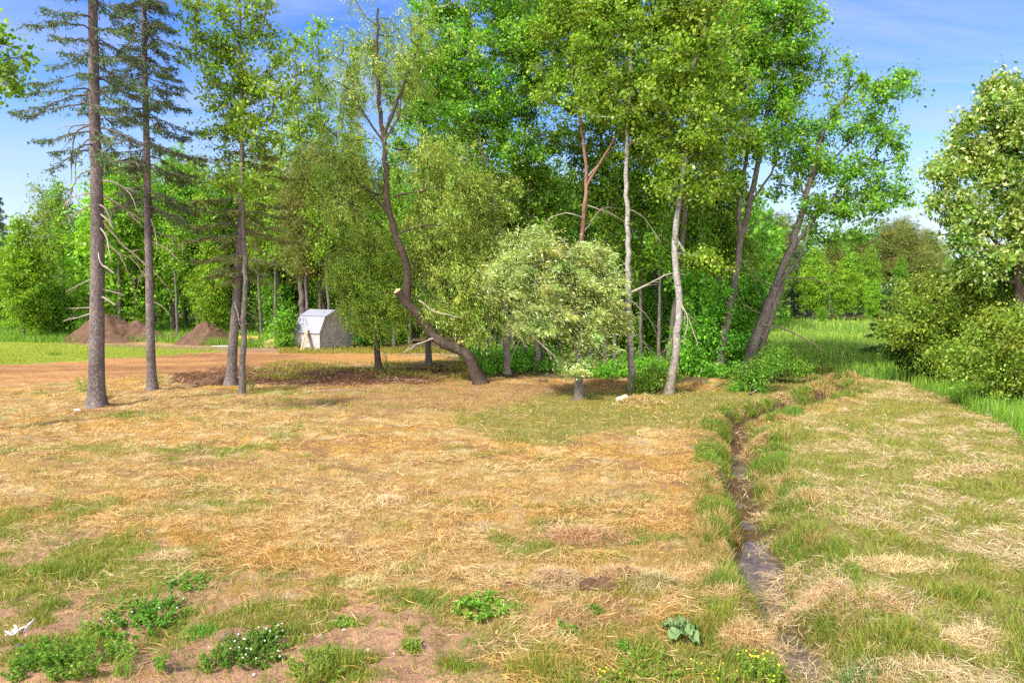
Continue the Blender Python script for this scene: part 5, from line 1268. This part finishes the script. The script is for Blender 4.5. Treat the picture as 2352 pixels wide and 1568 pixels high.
# ================================================================== HAY HEAPS
def hay_heap(label, px, py, rx, ry, h, n, seed, tint=(1, 1, 1), core='straw', name='hay_heap'):
    """a hump of tangled cut hay: strands over a low dome"""
    global RNG
    rng = RNG = np.random.default_rng(seed); b = gnd(px, py); b[2] = gz(b[0], b[1])
    a = rng.random(n) * 6.28; r = rng.random(n) ** 0.6 * 1.25 * (0.55 + 0.9 * vnoise(np.cos(a) * 1.7 + seed, np.sin(a) * 1.7, seed))
    h *= 0.8; X = np.cos(a) * r * rx; Yv = np.sin(a) * r * ry
    lump = 0.6 + 0.8 * fbm(X * 4 + seed, Yv * 4, seed, 3)
    zz = h * np.clip(1 - r ** 2, 0, 1) ** 0.8 * lump * (0.45 + 0.55 * rng.random(n))
    zz = zz + height(b[0] + X, b[1] + Yv) - b[2]
    L = 0.12 + 0.26 * rng.random(n); W = np.maximum(.0062, b[1] * .0007) * (.7 + .6 * rng.random(n)); c = pick_cols(*HAY, n) * np.array(tint)
    V, nn, idx, c = hay_strands(X, Yv, L, W, c, 0.01, 0.42, zz)
    m = 22; u = np.linspace(-1, 1, m); U, Q = np.meshgrid(u, u); rr = np.hypot(U, Q)
    hz = h * .5 * np.clip(1 - rr ** 2, 0, 1) ** .8 * (0.6 + 0.8 * fbm(U * rx * 4 + seed, Q * ry * 4, seed, 3)) - .08 * (rr > .7) + (height(b[0] + U.ravel() * rx, b[1] + Q.ravel() * ry) - b[2]).reshape(U.shape)
    i2 = (np.arange(m - 1)[:, None] * m + np.arange(m - 1)[None]).ravel(); k0 = len(V)
    V = np.concatenate([V, np.stack([U.ravel() * rx, Q.ravel() * ry, hz.ravel()], 1)]); idx = np.concatenate([idx, (np.stack([i2, i2 + 1, i2 + m + 1, i2 + m], 1) + k0).ravel()])
    nn = np.full(n + len(i2), 4); c = np.concatenate([c, np.tile(np.array([.30, .22, .12]) * tint, (len(i2), 1))])
    o = link(name, mesh_from(name, V, nn, idx, M['straw'], c), None, tuple(b)); tag(o, label, 'hay', 'heaps of raked hay')
BR = (.85, .68, .6); GY_ = (.92, .86, .85)
for i, a in enumerate([
 ('tallest shaggy hay heap at the left end of the swath of clods', 1275, 1335, .36, .22, .26, 1900, GY_),
 ('hay heap draped over the two brown clods', 1425, 1338, .42, .2, .22, 1800, (.95, .85, .75)),
 ('greenish-grey hay heap at the right of the clods', 1500, 1350, .3, .18, .2, 1300, (.8, .82, .7)),
 ('long hay swath running from the clods to the ditch bank', 1600, 1330, .6, .2, .12, 1700, (1, .9, .7)),
 ('brown matted hay heap above the bare soil, below the clods', 1285, 1425, .36, .2, .24, 2000, BR),
 ('broad flat brownish hay hump uphill from the clods', 1330, 1240, .75, .3, .16, 2400, BR),
 ('shaggy hay heap hanging into the ditch, nearest the camera', 1725, 1480, .34, .3, .2, 2000, (.98, .84, .72)),
 ('hay heap spilling over the ditch bank above the nearest one', 1690, 1385, .42, .22, .16, 1800, (1, .9, .75)),
 ('pale hay heap on the near green patch beside the bare soil', 405, 1282, .28, .16, .12, 900, (1, .92, .88)),
 ('small straw heap on the bare soil near the pale pebbles', 835, 1348, .25, .2, .1, 700, (1, .95, .8)),
 ('whitish sheaf of stalks on the straw field below the green streak', 890, 1158, .4, .2, .14, 800, (1.1, 1.08, 1.1)),
 ('arching dry hay clump on the meadow side of the ditch bend', 1755, 1012, .55, .3, .28, 1400, (1, .9, .75)),
 ('dry hay heaped over the side of the whitish boulder', 1470, 926, .8, .4, .36, 1500, (.9, .8, .66)),
 ('low hay mat in the straw between the boulder and the ditch bend', 1800, 918, .6, .3, .16, 800, (.85, .72, .62)),
 ('pale hay mat on the slope right of the water', 1850, 1150, .6, .35, .1, 1500, (1.08, 1, 1)),
 ('hay streak lying across the ditch below the open water', 1770, 1262, .3, .3, .06, 1000, (1, .94, .8)),
 ('hay heap on the right bank above the narrow water', 1880, 1350, .5, .3, .14, 1500, (1.05, .96, .92)),
 ('long pale hay swath on the green slope right of the ditch', 2050, 1300, .8, .25, .12, 1800, (1.1, 1, .95)),
 ('tangled pale hay heap low on the green slope', 2010, 1390, .5, .3, .16, 1700, (1.05, .95, .9)),
 ('wide pale hay heap at the near corner of the green slope', 2240, 1480, .6, .3, .16, 1900, (1.05, .98, .95)),
 ('hay streak high on the green slope below the tall grass', 2230, 1080, 1.0, .4, .12, 1500, (1.05, 1, .95)),
 ('dry hay brushed against the tree feet beside the bramble bush', 1600, 893, .9, .4, .25, 1100, (.9, .68, .5)),
 ('thin dry hay mat under the silvery willow edge', 1395, 880, 1.1, .5, .16, 1100, (.85, .6, .45)),
]): hay_heap(*a[:7], 700 + i, a[7])

# ================================================================== PLANTS ONE CAN POINT TO
def tuft(name, label, cat, px, py, n, r, h, cols, seed, lean=.35, wid=.007, bend=.5, group=None):
    global RNG
    RNG = np.random.default_rng(seed); b = gnd(px, py); b[2] = gz(b[0], b[1])
    a = RNG.random(n) * 6.28; q = r * RNG.random(n) ** .55; X = np.cos(a) * q; Yv = np.sin(a) * q * .8
    zz = height(b[0] + X, b[1] + Yv) - b[2]
    L = h * (.45 + .65 * RNG.random(n)) * (1 - .45 * (q / r) ** 2); W = np.maximum(wid, b[1] * .0007) * (.7 + .6 * RNG.random(n))
    V, nn, idx, c = add_blades(X, Yv, L, W, pick_cols(*cols, n), lean, bend, zz)
    o = link(name, mesh_from(name, V, nn, idx, M['blade'], np.repeat(c, 2, 0)), None, tuple(b)); return tag(o, label, cat, group)

def leafy(name, label, cat, px, py, n_st, r, h, nl, leafL, cols, seed, flowers=None, group=None, spread=.5, ratio=.45):
    """upright stems with leaves; flowers: (count, radius, material, part name)"""
    rng = np.random.default_rng(seed); b = gnd(px, py); b[2] = gz(b[0], b[1]); T = Tubes(); B = []; tops = []
    for _ in range(n_st):
        a = rng.random() * 6.28; q = r * rng.random() ** .6; s0 = np.array([math.cos(a) * q, math.sin(a) * q, 0]); s0[2] = gz(b[0] + s0[0], b[1] + s0[1]) - b[2]
        hh = h * (.5 + .6 * rng.random()) * (1 - .4 * (q / r) ** 2); tp = s0 + np.array([rng.normal(0, spread * .3) * hh + s0[0] * .35, rng.normal(0, spread * .3) * hh + s0[1] * .35, hh])
        md = (s0 + tp) / 2 + rng.normal(0, .03 * h, 3); T.add(smooth_path([s0, md, tp], hh / 4), [.004] * len(smooth_path([s0, md, tp], hh / 4)), 3, cap=False); tops.append(tp)
        t = rng.random((int(nl * 2.3), 1)) ** .7; B.append((1 - t) ** 2 * s0 + 2 * t * (1 - t) * md + t ** 2 * tp)
    B = np.concatenate(B); N = len(B); d = norm(rand_dirs(N, rng) * [1, 1, .45] + [0, 0, .3]); upv = norm(np.array([0, 0, 1.]) + rng.normal(0, .35, (N, 3))); w = norm(np.cross(d, upv))
    L = leafL * .62 * (.6 + .8 * rng.random(N)); V, idx = kites(B, d, w, L, L * ratio, np.array([0, 0, -.2]))
    cc = np.array(cols)[rng.choice(len(cols), N)] * (.8 + .4 * rng.random((N, 1)))
    root = empty(name, b, label, cat, group)
    link('stems', T.mesh('stems', M['stem'], 0), root); link('leaves', mesh_from('leaves', V, 4, idx, M['leaf'], cc), root)
    if flowers:
        cnt, fr, fm, pn = flowers
        for k in range(cnt):
            p = tops[rng.integers(len(tops))] + np.array([rng.normal(0, .03), rng.normal(0, .03), fr * (.6 + rng.random())])
            T = Tubes(); T.add(np.stack([p - [0, 0, fr * .7], p - [0, 0, fr * .35], p + [0, 0, fr * .3], p + [0, 0, fr * .7]]), [fr * .35, fr, fr * .9, fr * .3], 7)
            link(pn, T.mesh(pn, M[fm], 0), root)
    return root
M['stem'] = simple_mat('plant_stem', (0.10, 0.17, 0.03), (0.17, 0.24, 0.05), 8, .8, .1)
G1 = [(0.14, 0.31, 0.03), (0.19, 0.38, 0.035), (0.09, 0.22, 0.025)]; G2 = [(0.23, 0.37, 0.04), (0.3, 0.42, 0.055), (0.16, 0.28, 0.03)]
leafy('clover_clump', 'dark green clover clump dotted with white blossoms on the bare soil', 'clover', 578, 1500, 150, .33, .17, 9, .05, [(0.10, 0.24, 0.025), (0.14, 0.3, 0.03), (0.07, 0.17, 0.02)], 801, (22, .010, 'petal', 'blossom'), ratio=.8)
leafy('clover_clump', 'long bright clover bank with a few white blossoms on the near green patch', 'clover', 330, 1420, 150, .42, .15, 9, .05, G1, 802, (8, .009, 'petal', 'blossom'), ratio=.8)
leafy('weed_clump', 'tall leafy weed clump on the bare soil at the near edge, largest of the weeds', 'weeds', 215, 1535, 80, .36, .3, 14, .06, G1 + G2, 803)
leafy('weed_clump', 'bushy green weed clump at the near corner below the white scrap', 'weeds', 100, 1535, 70, .26, .26, 13, .06, G1, 804)
leafy('weed_plant', 'single upright leafy weed between the white scrap and the clover bank', 'weeds', 200, 1455, 9, .08, .32, 13, .05, G2, 805)
leafy('weed_plant', 'small fan-shaped weed below the clover bank', 'weeds', 222, 1462, 12, .09, .22, 9, .05, G2, 806)
leafy('weed_plant', 'spiky weed at the lower left of the white-flowered clover', 'weeds', 492, 1535, 22, .12, .26, 12, .05, G1, 807)
leafy('weed_plant', 'weed with upright leaves on the soil between the weed clump and the clover', 'weeds', 372, 1552, 9, .09, .26, 9, .06, G1, 808)
tuft('grass_tuft', 'upright grass tuft at the near edge beside the largest weed clump', 'grass tuft', 285, 1562, 60, .1, .32, LUSH, 809, .2)
tuft('grass_tuft', 'bright soft grass tuft at the end of the clover bank', 'grass tuft', 455, 1455, 420, .24, .17, LUSH, 810)
tuft('grass_tuft', 'soft grass tuft on the near green patch, left of the clover bank', 'grass tuft', 125, 1392, 300, .2, .17, GRN, 811)
leafy('weed_clump', 'dark clover-leaved patch on the bare soil above the clover bank', 'weeds', 430, 1345, 60, .3, .09, 9, .045, G1, 812, ratio=.8)
leafy('weed_clump', 'yellowish bushy weed at the near edge right of the white-flowered clover', 'weeds', 735, 1545, 80, .27, .15, 12, .05, G2, 813)
leafy('weed_clump', 'leafy green weeds with broad leaves above the bare soil', 'weeds', 1105, 1400, 50, .26, .18, 10, .09, G1 + G2, 814)
leafy('weed_clump', 'low green weeds on the bare soil left of the brown hay heap', 'weeds', 940, 1490, 26, .12, .1, 9, .05, G2, 815)
leafy('weed_plant', 'small green weed in the middle of the bare soil', 'weeds', 790, 1432, 24, .14, .08, 8, .05, G2, 816)
leafy('weed_plant', 'green weed growing in front of the brown hay heap', 'weeds', 1300, 1452, 16, .1, .15, 9, .06, G1, 817)
leafy('weed_plant', 'bluish leafy weed between the brown hay heap and the burdock', 'weeds', 1432, 1490, 14, .08, .15, 10, .06, G1, 818)
leafy('weed_plant', 'dark weed tucked beside the brown hay heap', 'weeds', 1365, 1412, 16, .1, .1, 9, .06, G1, 819)
leafy('weed_clump', 'bright green low weeds at the near edge left of the burdock', 'weeds', 1480, 1535, 70, .3, .13, 10, .05, G2, 820)
tuft('grass_tuft', 'tall fine yellow-green grass tuft at the near edge below the brown hay heap', 'grass tuft', 1235, 1545, 900, .36, .3, YGR, 821, .25)
tuft('grass_tuft', 'yellow-green overhanging grass tuft on the left ditch bank by the nearest hay heap', 'grass tuft', 1640, 1445, 700, .27, .26, YGR, 822, .4, .007, .8)
tuft('reed_clump', 'coarse blue-green reed grass at the near edge right of the ditch', 'grass tuft', 1965, 1545, 170, .3, .38, ([(0.10, 0.22, 0.06), (0.14, 0.28, 0.07), (0.08, 0.17, 0.04)], [.4, .3, .3]), 823, .35, .016, .7)
leafy('goldenrod_plant', 'yellow-green flowering plant at the near edge beside the ditch mouth', 'wildflower', 1755, 1560, 60, .2, .24, 14, .05, G2, 824, (16, .012, 'petal_yellow', 'blossom'))
for i, (px, py, lab) in enumerate(((1600, 1550, 'small plant with yellow florets at the near edge below the burdock'), (1400, 1555, 'small plant with yellow florets at the near edge left of the bright low weeds'), (1660, 1575, 'plant with yellow florets between the burdock and the goldenrod'))):
    leafy('goldenrod_plant', lab, 'wildflower', px, py, 18, .12, .16, 8, .04, G2, 830 + i, (9, .009, 'petal_yellow', 'blossom'))
for i, (px, py, n, r, h, cols, lab) in enumerate([
 (247, 1115, 130, .2, .09, GRN, 'dark bluish heap of cut grass alone on the straw above the near green patch'),
 (440, 1142, 200, .3, .08, GRN, 'fresh green cut grass streak lying on the straw, second from the near green patch'),
 (1300, 1168, 260, .42, .1, GRN, 'largest fresh green cut grass streak in the middle of the straw field'),
 (1110, 1046, 130, .3, .12, GRN, 'dark green cut grass clump below the long green strip, nearer the ditch'),
 (1035, 1036, 130, .32, .12, GRN, 'dark green cut grass clump below the long green strip, nearer the trees'),
 (735, 1075, 40, .12, .3, YGR, 'single tall wispy grass stalk tuft standing in the straw field'),
 (920, 1058, 60, .22, .1, GRN, 'small green grass tuft in the straw between the wispy stalk and the dark clumps'),
 (1930, 915, 420, .5, .4, GRN, 'shaggy round grass hummock where the ditch turns towards the meadow'),
 (1800, 950, 700, .6, .42, GRN, 'big dark grass hummock on the far bank of the ditch bend'),
 (1700, 1300, 120, .2, .35, LUSH, 'upright green grass clump standing in the ditch beside the narrow water'),
 (1640, 1060, 500, .45, .25, LUSH, 'bright green grass clump on the left bank beside the open water'),
 (1760, 1060, 700, .5, .3, LUSH, 'broad green grass clump on the right bank beside the open water'),
 (1800, 1330, 260, .25, .2, LUSH, 'green grass clump on the right bank by the narrow water'),
 (1835, 1240, 300, .3, .18, LUSH, 'green grass clump on the right bank above the narrow water'),
 (126, 814, 120, .35, .3, GRN, 'lone dark weed tuft in the middle of the bright lawn'),
]): tuft('grass_tuft', lab, 'grass tuft', px, py, n, r, h, cols, 850 + i, .5 if h < .13 else .3, .008, .9 if h < .13 else .5)
for i, (px, py, n, r, h, cols, lab) in enumerate([
 (640, 1316, 260, .3, .13, GRN, 'green grass strip at the border of straw and soil, nearest the pale hay heap'),
 (760, 1340, 300, .35, .12, GRN, 'green grass strip along the bare soil, second from the pale hay heap'),
 (880, 1372, 320, .32, .15, GRN, 'green grass clump on the upper edge of the bare soil, left of the broad-leaved weeds'),
 (985, 1385, 380, .36, .17, LUSH, 'lush grass clump on the upper edge of the bare soil beside the broad-leaved weeds'),
 (1165, 1400, 380, .34, .18, LUSH, 'lush grass clump between the broad-leaved weeds and the brown hay heap'),
 (690, 1395, 60, .12, .07, YGR, 'tiny yellow-green tuft on the bare soil near the small straw heap'),
 (745, 1400, 70, .13, .08, GRN, 'tiny green tuft on the bare soil right of the small straw heap foot'),
 (900, 1440, 80, .16, .08, YGR, 'flat yellow-green tuft in the bare soil centre'),
 (830, 1440, 60, .12, .07, GRN, 'flat green tuft in the bare soil beside the small weed'),
 (1010, 1460, 80, .14, .09, YGR, 'yellow-green tuft on the bare soil below the lush grass clump'),
 (1070, 1470, 90, .15, .1, GRN, 'green tuft on the bare soil below the broad-leaved weeds'),
 (690, 1480, 60, .1, .07, YGR, 'little tuft on the soil just right of the white-flowered clover'),
 (1150, 1500, 160, .25, .13, YGR, 'yellow-green tuft on the soil left of the tall fine grass'),
 (880, 1560, 120, .2, .12, YGR, 'yellow-green tuft at the near edge in the middle of the bare soil'),
 (1020, 1545, 120, .2, .11, GRN, 'green tuft at the near edge, left of the tall fine grass'),
 (620, 1425, 60, .11, .06, GRN, 'small green tuft on the soil above the white-flowered clover'),
 (555, 1400, 140, .22, .1, GRN, 'green grass patch edge above the white-flowered clover, by the clover bank end'),
 (250, 1375, 260, .3, .11, LUSH, 'lush low grass clump on the near green patch above the clover bank'),
 (80, 1330, 300, .4, .09, GRN, 'low green clump near the corner of the near green patch'),
 (330, 1260, 240, .3, .12, LUSH, 'lush grass clump at the upper border of the near green patch'),
 (400, 1265, 200, .25, .11, LUSH, 'lush grass clump beside the pale hay heap on the near green patch'),
]): tuft('grass_tuft', lab, 'grass tuft', px, py, n, r, h, cols, 900 + i, .45, .008, .6)
for i, (px, py, lab) in enumerate(((236, 915, 'leafy sprout at the foot of the tallest spruce'), (362, 885, 'leafy sprout at the foot of the slimmer spruce'), (566, 895, 'green sprout at the foot of the slim aspen'), (888, 850, 'leafy sapling beside the bushy bright willow trunk'), (196, 900, 'thin weed just beside the tallest spruce trunk'))):
    leafy('sprout', lab, 'sprout', px, py, 12, .22, .7 if i != 3 else 1.0, 12, .11, G2, 880 + i)
# burdock
b = gnd(1565, 1470); b[2] = gz(b[0], b[1]); root = empty('burdock_plant', b, 'broad-leaved grey-green burdock beside the ditch at the near edge', 'plant'); r_ = np.random.default_rng(6)
M['burdock'] = simple_mat('burdock_leaf', (0.085, 0.15, 0.05), (0.16, 0.235, 0.095), 9, .6, .5)
for k, (a, l, tl) in enumerate(((2.6, .19, .12), (.4, .18, .08), (-.9, .21, .0), (3.9, .2, .02), (1.5, .14, .2), (5.0, .16, .12), (3.2, .11, .25))):
    m_, n_ = 13, 7; U = np.linspace(0, 1, m_); Wd = (np.sin(np.clip(U * .94 + .06, 0, 1) ** .75 * math.pi) ** .8) * l * .42; P = []
    dv = np.array([math.cos(a), math.sin(a), 0]); sv = np.array([-dv[1], dv[0], 0])
    for i, u in enumerate(U):
        for s in np.linspace(-1, 1, n_):
            P.append(dv * (.04 + u * l) + sv * s * Wd[i] * (1 + .1 * r_.normal() * (abs(s) > .9)) + np.array([0, 0, .1 + tl * u * .4 - .32 * l * u ** 2 * 1.5 + .05 * abs(s) * (1 + .5 * math.sin(u * 14)) + .008 * r_.normal()]))
    ii = (np.arange(m_ - 1)[:, None] * n_ + np.arange(n_ - 1)[None]).ravel(); link('leaf', mesh_from('leaf', np.array(P), 4, np.stack([ii, ii + 1, ii + n_ + 1, ii + n_], 1), M['burdock']), root)

# ================================================================== SKY, SUN, CAMERA
EL, AZ = math.radians(47), math.atan2(-0.68, -0.7)     # sun high, behind the camera's left shoulder
sun_dir = Vector((math.sin(AZ) * math.cos(EL), math.cos(AZ) * math.cos(EL), math.sin(EL)))
sl = bpy.data.lights.new('sun', 'SUN'); sl.energy = 3.7; sl.angle = math.radians(4); sl.color = (1.0, 0.93, 0.82)
so = link('sun', sl); so.rotation_euler = (-sun_dir).to_track_quat('-Z', 'Y').to_euler()
w = bpy.data.worlds.new('World'); scene.world = w; w.use_nodes = True; nt = w.node_tree; nt.nodes.clear()
wo = nt.nodes.new('ShaderNodeOutputWorld'); bg = nt.nodes.new('ShaderNodeBackground')
sky = nt.nodes.new('ShaderNodeTexSky'); sky.sky_type = 'NISHITA'; sky.sun_disc = False
sky.sun_elevation = EL; sky.sun_rotation = AZ % (2 * math.pi); sky.air_density = 1.0; sky.dust_density = 0.6; sky.ozone_density = 1.5
hs = nt.nodes.new('ShaderNodeHueSaturation'); hs.inputs['Saturation'].default_value = 1.4; hs.inputs['Hue'].default_value = 0.52
nt.links.new(sky.outputs[0], hs.inputs['Color'])
tc = nt.nodes.new('ShaderNodeTexCoord'); sx = nt.nodes.new('ShaderNodeSeparateXYZ'); nt.links.new(tc.outputs['Generated'], sx.inputs[0])
den = math_n(nt, 'MAXIMUM', math_n(nt, 'ADD', sx.outputs[2], 0.12), 0.05)
cb = nt.nodes.new('ShaderNodeCombineXYZ')
nt.links.new(math_n(nt, 'DIVIDE', sx.outputs[0], den), cb.inputs[0]); nt.links.new(math_n(nt, 'DIVIDE', sx.outputs[1], den), cb.inputs[1])
mp = nt.nodes.new('ShaderNodeMapping'); mp.inputs['Scale'].default_value = (0.8, 2.2, 1); mp.inputs['Location'].default_value = (1.3, 0.4, 0); nt.links.new(cb.outputs[0], mp.inputs['Vector'])
cn = noise(nt, 1.0, 6, 0.62, mp.outputs[0], 'Fac', 0.4)
rc = ramp(nt, [(0.42, (0, 0, 0)), (0.74, (0.75, 0.75, 0.75))]); nt.links.new(cn, rc.inputs[0])
low = ramp(nt, [(0.0, (0.8, 0.8, 0.8)), (0.1, (0.55, 0.55, 0.55)), (0.24, (0.0, 0.0, 0.0))], 'EASE'); nt.links.new(sx.outputs[2], low.inputs[0])
cf = math_n(nt, 'MAXIMUM', rc.outputs[0], low.outputs[0])
colr = mix(nt, cf, hs.outputs[0], (2.6, 2.95, 4.3))
# unseen bright cloud bank, added behind the camera as soft frontal fill light
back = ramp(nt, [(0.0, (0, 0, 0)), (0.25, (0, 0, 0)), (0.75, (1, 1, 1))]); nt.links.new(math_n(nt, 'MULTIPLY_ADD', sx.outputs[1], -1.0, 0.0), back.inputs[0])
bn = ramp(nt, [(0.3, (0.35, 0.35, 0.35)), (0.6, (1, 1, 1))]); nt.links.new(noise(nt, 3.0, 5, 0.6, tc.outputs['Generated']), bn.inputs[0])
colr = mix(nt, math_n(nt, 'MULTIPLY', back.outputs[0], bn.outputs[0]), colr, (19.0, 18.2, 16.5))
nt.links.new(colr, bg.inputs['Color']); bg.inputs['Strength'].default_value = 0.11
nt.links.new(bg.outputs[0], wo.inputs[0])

cd = bpy.data.cameras.new('camera'); cd.lens = 24.0; cd.sensor_width = 36.0; cd.clip_end = 2000; cd.clip_start = 0.05
co = link('camera', cd, None, (0, 0, CAM_H)); co.rotation_euler = (math.pi / 2 - PITCH, 0, 0)
scene.camera = co
scene.view_settings.view_transform = 'Standard'; scene.view_settings.look = 'None'
scene.view_settings.exposure = 1.25; scene.view_settings.gamma = 1.0; scene.view_settings.use_curve_mapping = False
scene.cycles.max_bounces = 6; scene.cycles.diffuse_bounces = 4; scene.cycles.glossy_bounces = 2; scene.cycles.transmission_bounces = 4
scene.cycles.use_denoising = False
